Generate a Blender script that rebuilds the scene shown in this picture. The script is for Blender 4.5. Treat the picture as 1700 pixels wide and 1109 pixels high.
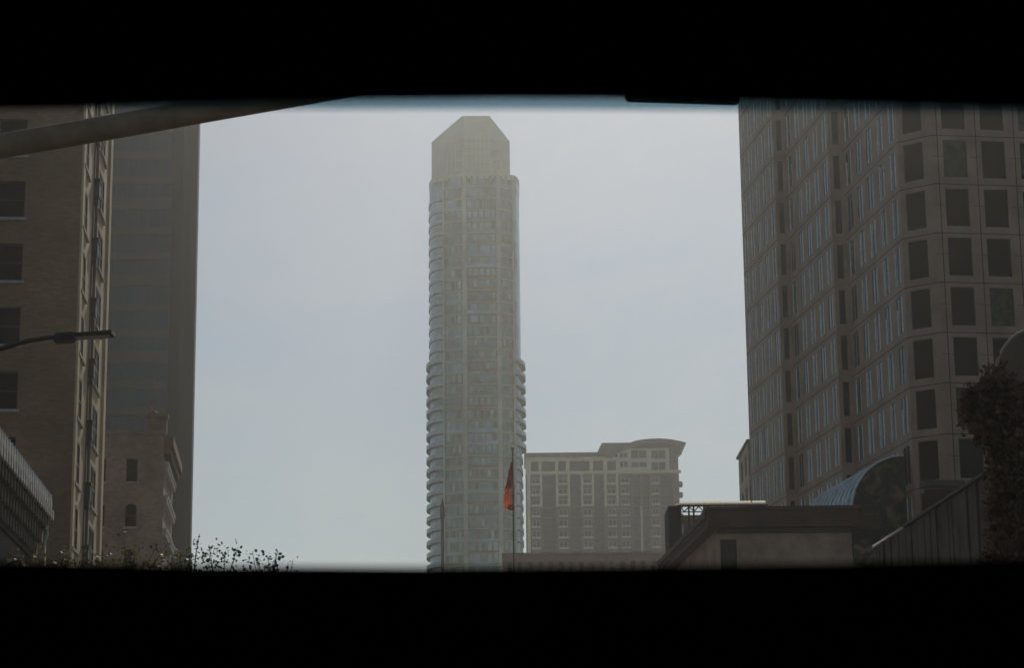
import bpy, math, random
from mathutils import Vector, Matrix, noise
R = math.radians
random.seed(7)
S = bpy.context.scene
for o in list(bpy.data.objects): bpy.data.objects.remove(o)
C = S.collection

# ------------------------------------------------------------------ camera, sky, sun, exposure
CAMZ = 1.05
FPX = 3768.0                       # focal length in photo pixels (1700 wide)
cd = bpy.data.cameras.new('camera'); cam = bpy.data.objects.new('camera', cd); C.objects.link(cam)
cd.sensor_width = 36; cd.lens = 36 * FPX / 1700; cd.clip_start = 0.05; cd.clip_end = 6000
PITCH, ROLL = 12.64, -0.6
CR = Matrix.Rotation(R(90 + PITCH), 3, 'X') @ Matrix.Rotation(R(ROLL), 3, 'Z')
cam.matrix_world = Matrix.Translation((0, 0, CAMZ)) @ CR.to_4x4()
cd.dof.use_dof = True; cd.dof.focus_distance = 300; cd.dof.aperture_fstop = 14
S.camera = cam
SUN_AZ, SUN_EL = 4, 34            # to the right of the view direction (+Y), above the horizon
w = bpy.data.worlds.new('World'); S.world = w; w.use_nodes = True
nt = w.node_tree; sky = nt.nodes.new('ShaderNodeTexSky'); sky.sky_type = 'NISHITA'; sky.sun_disc = False
sky.sun_elevation = R(SUN_EL); sky.sun_rotation = R(SUN_AZ); sky.dust_density = .6; sky.air_density = 1.0; sky.ozone_density = 1.0
bg = nt.nodes['Background']
# thin uneven cloud over the clear sky
tcw = nt.nodes.new('ShaderNodeTexCoord'); mpw = nt.nodes.new('ShaderNodeMapping'); mpw.inputs['Scale'].default_value = (5, 5, 11); nzw = nt.nodes.new('ShaderNodeTexNoise'); nzw.inputs['Scale'].default_value = 1.6; nzw.inputs['Detail'].default_value = 8; nzw.inputs['Roughness'].default_value = .62; nzw.inputs['Distortion'].default_value = .6
nt.links.new(tcw.outputs['Generated'], mpw.inputs[0]); nt.links.new(mpw.outputs[0], nzw.inputs['Vector'])
rw = nt.nodes.new('ShaderNodeValToRGB'); rw.color_ramp.elements[0].position = .3; rw.color_ramp.elements[1].position = .72; rw.color_ramp.elements[0].color = (.93, .99, 1.02, 1); rw.color_ramp.elements[1].color = (1.07, 1.05, 1.01, 1)
nt.links.new(nzw.outputs['Fac'], rw.inputs[0]); mw = nt.nodes.new('ShaderNodeMix'); mw.data_type = 'RGBA'; mw.blend_type = 'MULTIPLY'; mw.inputs[0].default_value = 1
nt.links.new(sky.outputs[0], mw.inputs[6]); nt.links.new(rw.outputs[0], mw.inputs[7]); nt.links.new(mw.outputs[2], bg.inputs[0]); bg.inputs[1].default_value = 0.078
sl = bpy.data.lights.new('sun', 'SUN'); sl.energy = 3.4; sl.angle = R(0.5); sl.color = (1, .95, .86)
so = bpy.data.objects.new('sun', sl); C.objects.link(so)
sd = Vector((math.sin(R(SUN_AZ)) * math.cos(R(SUN_EL)), math.cos(R(SUN_AZ)) * math.cos(R(SUN_EL)), math.sin(R(SUN_EL))))
so.rotation_euler = sd.to_track_quat('Z', 'Y').to_euler()
so.location = (0, 0, 300)
S.view_settings.view_transform = 'Standard'; S.view_settings.look = 'None'; S.view_settings.gamma = 1
S.view_settings.exposure = -0.92
S.cycles.volume_bounces = 1; S.cycles.max_bounces = 6
S.cycles.use_denoising = True

def ray(px, py):
    return CR @ Vector(((px - 850) / FPX, (554.5 - py) / FPX, -1))
def at(px, py, D):
    r = ray(px, py); return Vector((0, 0, CAMZ)) + r * (D / r.y)

# ------------------------------------------------------------------ materials
MATS = {}
def mat(name, col, rough=.8, metal=0, var=.25, scale=.6, bump=0, bscale=8, kind='noise', col2=None, spec=.4, emis=None):
    if name in MATS: return MATS[name]
    m = bpy.data.materials.new(name); m.use_nodes = True; t = m.node_tree; b = t.nodes['Principled BSDF']
    b.inputs['Roughness'].default_value = rough; b.inputs['Metallic'].default_value = metal
    b.inputs['Specular IOR Level'].default_value = spec
    tc = t.nodes.new('ShaderNodeTexCoord')
    n = t.nodes.new('ShaderNodeTexNoise'); n.inputs['Scale'].default_value = scale; n.inputs['Detail'].default_value = 7; n.inputs['Roughness'].default_value = .65
    t.links.new(tc.outputs['Object'], n.inputs['Vector'])
    r = t.nodes.new('ShaderNodeValToRGB'); t.links.new(n.outputs['Fac'], r.inputs[0])
    c2 = col2 or tuple(c * (1 - var) for c in col); c1 = tuple(min(1, c * (1 + var)) for c in col)
    r.color_ramp.elements[0].position = .35; r.color_ramp.elements[1].position = .65
    r.color_ramp.elements[0].color = (*c2, 1); r.color_ramp.elements[1].color = (*c1, 1)
    out = r.outputs[0]
    if kind == 'brick':
        # courses read from height and the horizontal distance
        sx = t.nodes.new('ShaderNodeSeparateXYZ'); t.links.new(tc.outputs['Object'], sx.inputs[0])
        ad = t.nodes.new('ShaderNodeMath'); ad.operation = 'ADD'; t.links.new(sx.outputs[0], ad.inputs[0]); t.links.new(sx.outputs[1], ad.inputs[1])
        cb = t.nodes.new('ShaderNodeCombineXYZ'); t.links.new(ad.outputs[0], cb.inputs[0]); t.links.new(sx.outputs[2], cb.inputs[1])
        br = t.nodes.new('ShaderNodeTexBrick'); br.inputs['Scale'].default_value = 1; br.inputs['Brick Width'].default_value = .44; br.inputs['Row Height'].default_value = .15
        br.inputs['Mortar Size'].default_value = .012; br.inputs['Color1'].default_value = (1, 1, 1, 1); br.inputs['Color2'].default_value = (.72, .68, .66, 1); br.inputs['Mortar'].default_value = (.75, .75, .72, 1)
        t.links.new(cb.outputs[0], br.inputs['Vector'])
        mx = t.nodes.new('ShaderNodeMix'); mx.data_type = 'RGBA'; mx.blend_type = 'MULTIPLY'; mx.inputs[0].default_value = 1
        t.links.new(out, mx.inputs[6]); t.links.new(br.outputs[0], mx.inputs[7]); out = mx.outputs[2]
    t.links.new(out, b.inputs['Base Color'])
    if bump:
        n2 = t.nodes.new('ShaderNodeTexNoise'); n2.inputs['Scale'].default_value = bscale; n2.inputs['Detail'].default_value = 4
        t.links.new(tc.outputs['Object'], n2.inputs['Vector'])
        bp = t.nodes.new('ShaderNodeBump'); bp.inputs['Strength'].default_value = bump; bp.inputs['Distance'].default_value = .05
        t.links.new(n2.outputs['Fac'], bp.inputs['Height']); t.links.new(bp.outputs[0], b.inputs['Normal'])
    MATS[name] = m; return m
def clear_mat(name, col):
    m = bpy.data.materials.new(name); m.use_nodes = True; t = m.node_tree; t.nodes.remove(t.nodes['Principled BSDF'])
    tr = t.nodes.new('ShaderNodeBsdfTransparent'); tr.inputs[0].default_value = (*col, 1)
    t.links.new(tr.outputs[0], t.nodes['Material Output'].inputs['Surface']); return m

M_brick = mat('brown brick', (.35, .20, .105), kind='brick', scale=.25, bump=.2)
M_brick2 = mat('red brown brick', (.46, .33, .225), kind='brick', scale=.3, bump=.2)
M_ochre = mat('ochre stone', (.70, .50, .28), scale=.4, bump=.2)
M_sill = mat('pale stone sill', (.45, .42, .36), scale=2)
M_wframe = mat('dark window frame', (.05, .045, .04), rough=.5)
M_pframe = mat('pale window frame', (.28, .30, .29), rough=.5)
M_glass = mat('dark window glass', (.003, .0028, .0024), rough=.4, spec=.02, var=.3, scale=.3)
M_glass2 = mat('blue window glass', (.08, .085, .075), rough=.15, spec=.7, var=.5, scale=.35)
M_curt = mat('pale curtain', (.82, .84, .76), rough=.9, scale=3)
M_gran = mat('brown granite panel', (.40, .26, .175), rough=.6, scale=.35, var=.2, bump=.15, bscale=20)
M_joint = mat('dark joint', (.02, .018, .016))
M_core = mat('dark interior', (.02, .019, .018))
M_black = mat('black trim', (.0016, .0016, .0016), rough=.95, spec=0, var=.1)
M_metal = mat('dark painted metal', (.065, .048, .034), rough=.5, metal=.0, scale=4)
M_lt = mat('weathered pale metal', (.55, .52, .45), rough=.45, scale=3)

# ------------------------------------------------------------------ mesh helpers
class MB:
    def __init__(s): s.v = []; s.f = []; s.m = []; s.mi = 0
    def face(s, pts):
        i = len(s.v); s.v += [tuple(p) for p in pts]; s.f.append(tuple(range(i, i + len(pts)))); s.m.append(s.mi)
    def hexa(s, p):                  # p: 8 points, bottom 4 then top 4 (counter-clockwise from above)
        i = len(s.v); s.v += [tuple(q) for q in p]
        for f in ((3, 2, 1, 0), (4, 5, 6, 7), (0, 1, 5, 4), (1, 2, 6, 5), (2, 3, 7, 6), (3, 0, 4, 7)):
            s.f.append(tuple(i + k for k in f)); s.m.append(s.mi)
    def box(s, x0, x1, y0, y1, z0, z1):
        s.hexa([(x0, y0, z0), (x1, y0, z0), (x1, y1, z0), (x0, y1, z0), (x0, y0, z1), (x1, y0, z1), (x1, y1, z1), (x0, y1, z1)])
    def prism(s, poly, z0, z1, poly2=None):     # poly counter-clockwise
        q = poly2 or poly; n = len(poly); i = len(s.v)
        s.v += [(x, y, z0) for x, y in poly] + [(x, y, z1) for x, y in q]
        s.f.append(tuple(i + k for k in reversed(range(n)))); s.f.append(tuple(i + n + k for k in range(n))); s.m += [s.mi] * 2
        for k in range(n):
            a, b = k, (k + 1) % n; s.f.append((i + a, i + b, i + n + b, i + n + a)); s.m.append(s.mi)
    def tube(s, pts, rad, n=8):
        pts = [Vector(p) for p in pts]; rs = rad if isinstance(rad, (list, tuple)) else [rad] * len(pts); rings = []
        for k, p in enumerate(pts):
            d = (pts[min(k + 1, len(pts) - 1)] - pts[max(k - 1, 0)]).normalized()
            a = d.cross(Vector((0, 0, 1)) if abs(d.z) < .9 else Vector((1, 0, 0))).normalized(); b = d.cross(a)
            i = len(s.v); rings.append(i)
            for j in range(n):
                t = 2 * math.pi * j / n; s.v.append(tuple(p + (a * math.cos(t) + b * math.sin(t)) * rs[k]))
        for k in range(len(rings) - 1):
            for j in range(n):
                s.f.append((rings[k] + j, rings[k] + (j + 1) % n, rings[k + 1] + (j + 1) % n, rings[k + 1] + j)); s.m.append(s.mi)
        s.f.append(tuple(rings[0] + j for j in reversed(range(n)))); s.f.append(tuple(rings[-1] + j for j in range(n))); s.m += [s.mi] * 2
    def lathe(s, cx, cy, prof, n=12):            # prof: (r, z) upwards
        rings = []
        for r, z in prof:
            rings.append(len(s.v)); s.v += [(cx + r * math.cos(2 * math.pi * j / n), cy + r * math.sin(2 * math.pi * j / n), z) for j in range(n)]
        for k in range(len(rings) - 1):
            for j in range(n):
                s.f.append((rings[k] + j, rings[k] + (j + 1) % n, rings[k + 1] + (j + 1) % n, rings[k + 1] + j)); s.m.append(s.mi)
        s.f.append(tuple(rings[0] + j for j in reversed(range(n)))); s.f.append(tuple(rings[-1] + j for j in range(n))); s.m += [s.mi] * 2
    def build(s, name, mats, parent=None, smooth=False):
        me = bpy.data.meshes.new(name); base = parent
        off = Vector((0, 0, 0))
        while base is not None: off += Vector(base.location); base = base.parent
        o = bpy.data.objects.new(name, me)
        vs = [(x - off.x, y - off.y, z - off.z) for x, y, z in s.v]
        if parent is None and vs:
            cx = sum(v[0] for v in vs) / len(vs); cy = sum(v[1] for v in vs) / len(vs); cz = min(v[2] for v in vs)
            vs = [(x - cx, y - cy, z - cz) for x, y, z in vs]; o.location = (cx, cy, cz)
        me.from_pydata(vs, [], s.f)
        for m in (mats if isinstance(mats, (list, tuple)) else [mats]): me.materials.append(m)
        for p, i in zip(me.polygons, s.m): p.material_index = i; p.use_smooth = smooth
        me.update(); C.objects.link(o); o.parent = parent
        return o
def tag(o, label=None, cat=None, group=None, kind=None):
    for k, v in (('label', label), ('category', cat), ('group', group), ('kind', kind)):
        if v: o[k] = v
    return o
def thing(name, label, cat, loc, group=None):
    o = bpy.data.objects.new(name, None); o.empty_display_size = .3; o.location = loc; C.objects.link(o); return tag(o, label, cat, group)

class Face:
    """A vertical facade plane: origin, direction u (to the viewer's right); depth d goes inwards."""
    def __init__(s, o, az):                      # az: direction of u, degrees clockwise from +Y
        s.o = Vector((o[0], o[1], 0)); s.u = Vector((math.sin(R(az)), math.cos(R(az)), 0)); s.n = Vector((s.u.y, -s.u.x, 0))
    def p(s, u, d, z): return s.o + s.u * u - s.n * d + Vector((0, 0, z))
    def hit(s, px, py):
        r = ray(px, py); k = s.n.dot(s.o - Vector((0, 0, CAMZ))) / s.n.dot(r); q = Vector((0, 0, CAMZ)) + r * k
        return s.u.dot(q - s.o), q.z
    def U(s, px, py): return s.hit(px, py)[0]
    def Z(s, px, py): return s.hit(px, py)[1]
    def box(s, mb, u0, u1, d0, d1, z0, z1):
        mb.hexa([s.p(u0, d0, z0), s.p(u1, d0, z0), s.p(u1, d1, z0), s.p(u0, d1, z0), s.p(u0, d0, z1), s.p(u1, d0, z1), s.p(u1, d1, z1), s.p(u0, d1, z1)])
    def wall(s, mb, u0, u1, z0, z1, wins, depth=.35):
        us = sorted({u0, u1, *[a for r in wins for a in r[:2] if u0 < a < u1]}); zs = sorted({z0, z1, *[a for r in wins for a in r[2:4] if z0 < a < z1]})
        for i in range(len(us) - 1):
            run = None
            for j in range(len(zs) - 1):
                cu, cz = (us[i] + us[i + 1]) / 2, (zs[j] + zs[j + 1]) / 2
                if any(a < cu < b and c < cz < d for a, b, c, d in wins):
                    if run is not None: mb.face([s.p(us[i], 0, run), s.p(us[i + 1], 0, run), s.p(us[i + 1], 0, zs[j]), s.p(us[i], 0, zs[j])]); run = None
                elif run is None: run = zs[j]
            if run is not None: mb.face([s.p(us[i], 0, run), s.p(us[i + 1], 0, run), s.p(us[i + 1], 0, z1), s.p(us[i], 0, z1)])
        for a, b, c, d in wins:
            P = s.p
            mb.face([P(a, 0, c), P(a, depth, c), P(a, depth, d), P(a, 0, d)]); mb.face([P(b, 0, c), P(b, 0, d), P(b, depth, d), P(b, depth, c)])
            mb.face([P(a, 0, c), P(b, 0, c), P(b, depth, c), P(a, depth, c)]); mb.face([P(a, 0, d), P(a, depth, d), P(b, depth, d), P(b, 0, d)])
    def window(s, parent, w, fm=None, gm=None, depth=.2, bar=.07, nx=1, nz=2, sill=None, curtain=0, single=False, stuff=None):
        a, b, c, d = w
        m = stuff[0] if stuff else MB(); g = stuff[1] if stuff else MB()
        s.box(m, a, a + bar, depth - .06, depth + .06, c, d); s.box(m, b - bar, b, depth - .06, depth + .06, c, d)
        s.box(m, a + bar, b - bar, depth - .058, depth + .058, c, c + bar); s.box(m, a + bar, b - bar, depth - .058, depth + .058, d - bar, d)
        for k in range(1, nx):
            x = a + (b - a) * k / nx; s.box(m, x - bar / 2, x + bar / 2, depth - .05, depth + .05, c + bar, d - bar)
        for k in range(1, nz):
            z = c + (d - c) * k / nz; s.box(m, a + bar, b - bar, depth - .045, depth + .045, z - bar / 2, z + bar / 2)
        s.box(g, a + bar, b - bar, depth - .01, depth + .01, c + bar, d - bar)
        if stuff:
            if curtain:
                W = b - a - 2 * bar
                for x in (a + bar, b - bar - W * .24): s.box(stuff[2], x, x + W * .24, depth - .03, depth - .012, c + bar, d - bar)
            return None
        o = m.build('window', fm or M_wframe, parent); g.build('pane', gm or M_glass, o)
        if curtain:
            q = MB(); W = (b - a - 2 * bar); h = d - c - 2 * bar
            for k in range(curtain):
                cw = W * random.uniform(.16, .26); x = a + bar + (0.0 if k == 0 else W - cw)
                zt = d - bar - (0 if random.random() < .8 else h * .3)
                s.box(q, x, x + cw, depth - .03, depth - .012, c + bar + .01 * h, zt)
            q.build('curtain', M_curt, o)
        if sill:
            q = MB(); s.box(q, a - .12, b + .12, -.16, .1, c - .16, c - .002); q.build('sill', sill, o)
        return o
def floors(z_top, step, n): return [z_top - step * i for i in range(n)]

# ------------------------------------------------------------------ ground
g = MB(); N = 48
g.v = [(0, 0, 0)] + [(3500 * math.cos(2 * math.pi * k / N), 3500 * math.sin(2 * math.pi * k / N), 0) for k in range(N)]
g.f = [(0, 1 + k, 1 + (k + 1) % N) for k in range(N)]; g.m = [0] * N
tag(g.build('ground', mat('dusty ground', (.12, .11, .095), scale=.05)), kind='structure')
def strip(name, x0, x1, z, m, y0=-60, y1=700, h=0):
    k = MB(); t = math.tan(R(-5.5)); k.hexa([(x0 + y0 * t, y0, z - .02 - h), (x1 + y0 * t, y0, z - .02 - h), (x1 + y1 * t, y1, z - .02 - h), (x0 + y1 * t, y1, z - .02 - h),
        (x0 + y0 * t, y0, z), (x1 + y0 * t, y0, z), (x1 + y1 * t, y1, z), (x0 + y1 * t, y1, z)])
    return tag(k.build(name, m), kind='structure')
strip('road', -8, 9, .024, mat('asphalt', (.05, .05, .05), scale=3, bump=.3, bscale=40))
strip('pavement', -13, -8, .15, mat('concrete paving', (.26, .25, .23), scale=1.5), h=.12)
strip('pavement', 9, 13, .15, MATS['concrete paving'], h=.12)
t_ = math.tan(R(-5.5)); k = MB()
for i in range(60):
    y = -20 + i * 9; k.hexa([(x + yy * t_, yy, z) for z in (.026, .03) for x, yy in ((.2, y), (.35, y), (.35, y + 3), (.2, y + 3))])
tag(k.build('road_marking', mat('road paint', (.6, .58, .5))), kind='structure')

# ------------------------------------------------------------------ left brick building (shaded front, raked side)
D0 = 120
c0 = at(127, 555, D0)
LF = Face((c0.x - math.cos(R(5)) * 20, c0.y - math.sin(R(5)) * 20), 90 - 5)       # front, u to the right, ends at u=20
LS = Face((c0.x, c0.y), -5)                                                        # street side, u away
TOPZ = 58
root = thing('brick_building', 'tall brown brick building at the left with a sunlit narrow street side', 'building', (c0.x - 10, c0.y + 20, 0))
sill_py = [361, 465.5, 570, 680]
zs = [LF.Z(20, y) for y in sill_py]; fl = (zs[0] - zs[3]) / 3; base = zs[3]
sillz = [base + fl * k for k in range(-4, 12) if base + fl * k + 2.4 < TOPZ - 1]
u_r = LF.U(39, 400); wins = [(u_r - 1.55, u_r, z, z + 2.08) for z in sillz] + [(u_r - 5.2, u_r - 3.65, z, z + 2.08) for z in sillz]
mb = MB(); LF.wall(mb, 0, 20, 0, TOPZ, wins); 
mb.build('front_wall', M_brick, root)
for q in wins: LF.window(root, q, sill=M_sill, nz=2)
L2 = 16.5
cols = []
for pa, pb, py in ((126.5, 133.5, 660), (154.5, 161, 660)):
    cols.append((LS.U(pa, py) - .2, LS.U(pb, py) + .7))
print('left side cols', cols, 'floor', fl)
swins = [];
for ci, (a, b) in enumerate(cols):
    for z in sillz: swins.append((a, b, z - .2, z + 2.3))
mb = MB(); LS.wall(mb, 0, L2, 0, TOPZ, swins, .13)
mb.build('street_wall', M_ochre, root)
for q in swins: LS.window(root, q, sill=M_sill, nx=2, nz=2, gm=M_glass, bar=.16, depth=.07)
# raised piers at both ends of the street side, pipe with hopper boxes and drip ledges between the window columns
mb = MB(); LS.box(mb, .02, 1.0, -.12, .1, 0, TOPZ); LS.box(mb, L2 - 1.3, L2, -.14, .1, 0, TOPZ); mb.build('corner_pier', M_ochre, root)
mb = MB(); pu = LS.U(145.5, 660)
LS.box(mb, pu - .55, pu + .55, -.05, .05, 0, TOPZ); mb.tube([LS.p(pu, -.16, 0), LS.p(pu, -.16, TOPZ)], .09, 8)
mb.build('dark_wall_strip', mat('darker strip stone', (.20, .15, .10), scale=.5), root)  # flat strip of darker stone behind the pipe
for z in sillz:
    mb = MB(); LS.box(mb, pu - .45, pu + .45, -.34, -.05, z - .4, z + .5); LS.box(mb, pu - .6, pu + .6, -.40, -.05, z + .5, z + .62)
    LS.box(mb, pu - .28, pu + .28, -.28, -.05, z - .8, z - .4); mb.build('hopper_box', M_metal, root)
mb = MB(); mb.prism([tuple(LF.p(.5, .9, 0).xy), tuple(LF.p(19.1, .9, 0).xy), tuple(LS.p(L2 - .5, .9, 0).xy), tuple((LS.p(L2 - .5, 19, 0)).xy)], 0, TOPZ - .5)
mb.build('interior_core', M_core, root)
mb = MB(); LS.box(mb, -.5, L2 + .4, -.5, 20, TOPZ, TOPZ + 1.2); mb.build('cornice', M_sill, root)
mb = MB(); LS.box(mb, L2 - .02, L2, .02, 20, 0, TOPZ); mb.build('rear_wall', M_brick, root)

# ------------------------------------------------------------------ dark slab tower behind, left
c1 = at(299, 500, 300)
SF = Face((c1.x - 30 * math.cos(R(3)), c1.y - 30 * math.sin(R(3))), 87); SS = Face((c1.x, c1.y), -3)
far_u = SS.U(324, 500); print('slab depth', far_u)
root = thing('glass_tower', 'dark olive glass slab tower behind the brick buildings at left', 'building', (c1.x - 15, c1.y + 15, 0))
M_slab = mat('dark olive spandrel', (.075, .068, .045), rough=.55, scale=.08, var=.25)
M_slabg = mat('tinted glass', (.035, .068, .092), rough=.4, spec=.12, scale=.05, var=.3)
mb = MB(); SF.box(mb, 0, 30, .15, 25, 0, 118); mb.build('glazing', M_slabg, root)
mb = MB()
for k in range(33):
    z = k * 3.6; SF.box(mb, 0, 30, 0, .15, z, z + (1.1 if k % 3 else 1.7))
mb.build('spandrel', M_slab, root)
mb = MB(); 
for k in range(1, 20): SF.box(mb, k * 1.5 - .05, k * 1.5 + .05, -.06, 0, 0, 118)
mb.build('mullion', M_slab, root)
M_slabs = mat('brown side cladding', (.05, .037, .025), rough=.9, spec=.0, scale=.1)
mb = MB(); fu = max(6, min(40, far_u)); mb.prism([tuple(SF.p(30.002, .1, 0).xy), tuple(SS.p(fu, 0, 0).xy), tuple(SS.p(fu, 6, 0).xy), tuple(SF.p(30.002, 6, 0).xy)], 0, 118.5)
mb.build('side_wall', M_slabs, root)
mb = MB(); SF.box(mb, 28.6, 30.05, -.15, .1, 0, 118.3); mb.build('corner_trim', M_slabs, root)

# ------------------------------------------------------------------ small brick building in front of the slab
c2 = at(271, 800, 178)
BF = Face((c2.x - 14 * math.cos(R(5.5)), c2.y - 14 * math.sin(R(5.5))), 84.5); BS = Face((c2.x, c2.y), -5.5)
ztop = BF.Z(200, 722); zpier = BF.Z(262, 693)
root = thing('brick_building', 'low red brown brick block with arched windows below the dark slab tower', 'building', (c2.x - 7, c2.y + 8, 0))
f2 = (BF.Z(218, 800) - BF.Z(218, 875)) ; zb = BF.Z(218, 800)
bw = []; arched = []
for pa, pb in ((210, 229), (160, 176)):
    a, b = BF.U(pa, 780), BF.U(pb, 780); a2, b2 = BF.U(pa - 3, 860), BF.U(pb - 3, 860)
    am, bm = (a + a2) / 2, (b + b2) / 2
    for k in range(0, 6):
        z = zb - f2 * k
        if z > 1: bw.append((am, bm, z, z + 1.85))
mb = MB(); BF.wall(mb, 0, 14, 0, ztop, bw); mb.build('front_wall', M_brick2, root)
M_pier2 = mat('weathered terracotta', (.24, .165, .085), scale=1)
for i, q in enumerate(bw):
    o = BF.window(root, q, sill=M_sill)
    if i % 6 >= 1:      # arched head: brick fillets narrow the top corners of the opening
        m = MB(); a, b, c, d = q; r = (b - a) / 2
        for sgn, x0 in ((1, a), (-1, b)):
            for s_ in range(4):
                t0, t1 = s_ / 4, (s_ + 1) / 4
                h0 = r * .8 * (1 - math.sqrt(max(0, 1 - (1 - (t0 + t1) / 2) ** 2)))
                xa, xb = x0 + sgn * r * t0, x0 + sgn * r * t1
                BF.box(m, min(xa, xb), max(xa, xb), .01, .14, d - h0 - .01, d)
        m.build('arch_head', M_brick2, o)
mb = MB(); BF.box(mb, 0, 14.1, -.12, .5, ztop, ztop + .35); mb.build('parapet', M_brick2, root)
sl_ = BS.U(287, 800); sl_ = max(4, min(30, sl_)); print('side len', sl_)
mb = MB(); BS.box(mb, .4, sl_, 0, 13, 0, ztop - .1); mb.build('side_wall', M_brick2, root)
mb = MB(); up = BF.U(247, 700); BF.box(mb, up, 14.15, -.15, 1.6, ztop + .35, zpier); BF.box(mb, up - .12, 14.27, -.27, 1.7, zpier, zpier + .3)
mb.build('corner_pier', M_pier2, root)
q = BF.p(BF.U(252, 680), .8, 0); zf = BF.Z(252, 655)
mb = MB(); mb.lathe(q.x, q.y, [(.5, zpier + .3), (.55, zpier + .5), (.25, zpier + .65), (.34, zpier + 1.0), (.16, zpier + 1.3), (.2, zf - .5), (.05, zf)], 8)
mb.build('finial', mat('worn terracotta', (.32, .22, .18), scale=3), root)
for pyy in (757, 817, 876):
    z = BS.Z(269, pyy); mb = MB(); BS.box(mb, .3, sl_ * .92, -.38, 0, z - .22, z); BS.box(mb, .3, sl_ * .92, -.3, 0, z - .6, z - .22); mb.build('string_course', M_lt, root)
mb = MB(); BS.box(mb, -.1, sl_ + .2, -.75, 0, ztop - .9, ztop - .1); BS.box(mb, -.1, sl_ + .2, -.5, 0, ztop - 1.5, ztop - .9); mb.build('cornice', M_pier2, root)

# ------------------------------------------------------------------ ornate cornice building, lower left
c3 = at(52, 880, 75)
OS = Face((c3.x, c3.y), -5)
root = thing('corner_building', 'dark building at lower left crowned by a bracketed cornice with a pale beaded edge', 'building', (c3.x - 3, c3.y - 10, 0))
M_dk = mat('sooty sandstone', (.10, .075, .055), scale=.8, bump=.3)
M_bead = mat('pale carved stone', (.60, .55, .46), scale=4)
zc = OS.Z(52, 868)
proj = at(82, 850, 75).x - c3.x
zc = at(82, 858, 75).z
mb = MB(); OS.box(mb, -34, 0, 0, 10, 0, zc - .2); mb.build('wall', M_dk, root)
mb = MB()
OS.box(mb, -34, .4, -proj, 9, zc, zc + .12); OS.box(mb, -34, .3, -proj + .08, 9, zc + .12, zc + .3); OS.box(mb, -34, .2, -.16, 9, zc - .55, zc); OS.box(mb, -34, .15, -.08, 9, zc - 1.4, zc - 1.1)
mb.build('cornice', M_dk, root)
M_br = mat('carved bracket', (.26, .19, .13), scale=3)
for k in range(30):
    u = .2 - .66 * k; mb = MB()
    for a, b, h0 in ((.0, .2, -1.25), (.2, .36, -.85), (.36, proj - .04, -.42)): OS.box(mb, u - .30, u, -b, -a, zc + h0, zc - .002)
    mb.build('bracket', M_br, root)
for k in range(36):                            # leaf-shaped upright ornaments
    u = .3 - .56 * k; mb = MB(); pr = [(-.12, 0), (-.2, .12), (-.17, .3), (0, .5), (.17, .3), (.2, .12), (.12, 0)]
    n = len(pr); i0 = len(mb.v)
    for d in (-proj - .02, -proj + .1): mb.v += [tuple(OS.p(u + x, d, zc + .3 + z)) for x, z in pr]
    mb.f.append(tuple(range(n))); mb.f.append(tuple(reversed(range(n, 2 * n)))); mb.m += [0, 0]
    for j in range(n): mb.f.append((j, (j + 1) % n, n + (j + 1) % n, n + j)); mb.m.append(0)
    OS.box(mb, u - .14, u + .14, -proj - .1, -proj + .0, zc - .06, zc + .24)
    mb.build('leaf_ornament', M_bead, root)
mb = MB(); OS.box(mb, -6, .1, -.5, 0, 0, zc - 2.2); mb.build('pilaster', M_dk, root)
q = at(38, 925, 74.5); 
mb = MB(); OS.box(mb, -.25, .05, -proj * .75, -.5, q.z - 1, q.z + .6); mb.tube([OS.p(-.1, -proj * .7, q.z + .3), OS.p(-.1, -proj * .9, q.z + .8), OS.p(-.1, -proj * .8, q.z + 1.1)], .07); mb.build('hanging_bracket', M_bead, root)

# ------------------------------------------------------------------ cobra head street lamp, left
root = thing('street_lamp', 'grey street lamp with flat head reaching in from the left edge', 'street lamp', (at(-70, 600, 35).x, 35, 0))
pz = at(-70, 606, 35)
mb = MB(); mb.tube([(pz.x, 35, 0), (pz.x, 35, pz.z + .2)], [.11, .07], 12); mb.build('pole', M_metal, root, True)
mb = MB(); mb.tube([at(-70, 604, 35), at(-30, 590, 35), at(10, 576, 35), at(50, 565, 35), at(85, 560, 35), at(100, 559, 35)], [.045, .042, .04, .038, .035, .033], 10); mb.build('arm', M_metal, root, True)
a = at(92, 560, 35); b = at(187, 554, 35)
mb = MB(); 
def bar3(mb, p, q, w, h0, h1):
    d = (q - p).normalized(); s_ = Vector((0, 1, 0)) * w; u = Vector((0, 0, 1))
    mb.hexa([p - s_ + u * h0, q - s_ + u * h0, q + s_ + u * h0, p + s_ + u * h0, p - s_ + u * h1, q - s_ + u * h1, q + s_ + u * h1, p + s_ + u * h1])
bar3(mb, at(92, 564, 35), at(123, 562, 35), .1, -.05, .09); bar3(mb, at(120, 559, 35), b, .15, -.03, .03)
bar3(mb, at(95, 556, 35), at(110, 555, 35), .05, -.02, .02)
mb.build('lamp_head', M_metal, root)
mb = MB(); bar3(mb, b + Vector((0, 0, 0)), b + Vector((.02, 0, 0)), .13, -.025, .028); bar3(mb, at(97, 553, 35), at(108, 552, 35), .02, 0, .008); mb.build('end_cap', M_lt, root)
mb = MB(); bar3(mb, at(126, 561, 35), at(183, 557.5, 35), .12, -.012, -.003); mb.build('lens', mat('frosted lens', (.25, .24, .2), rough=.3), root)

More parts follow.
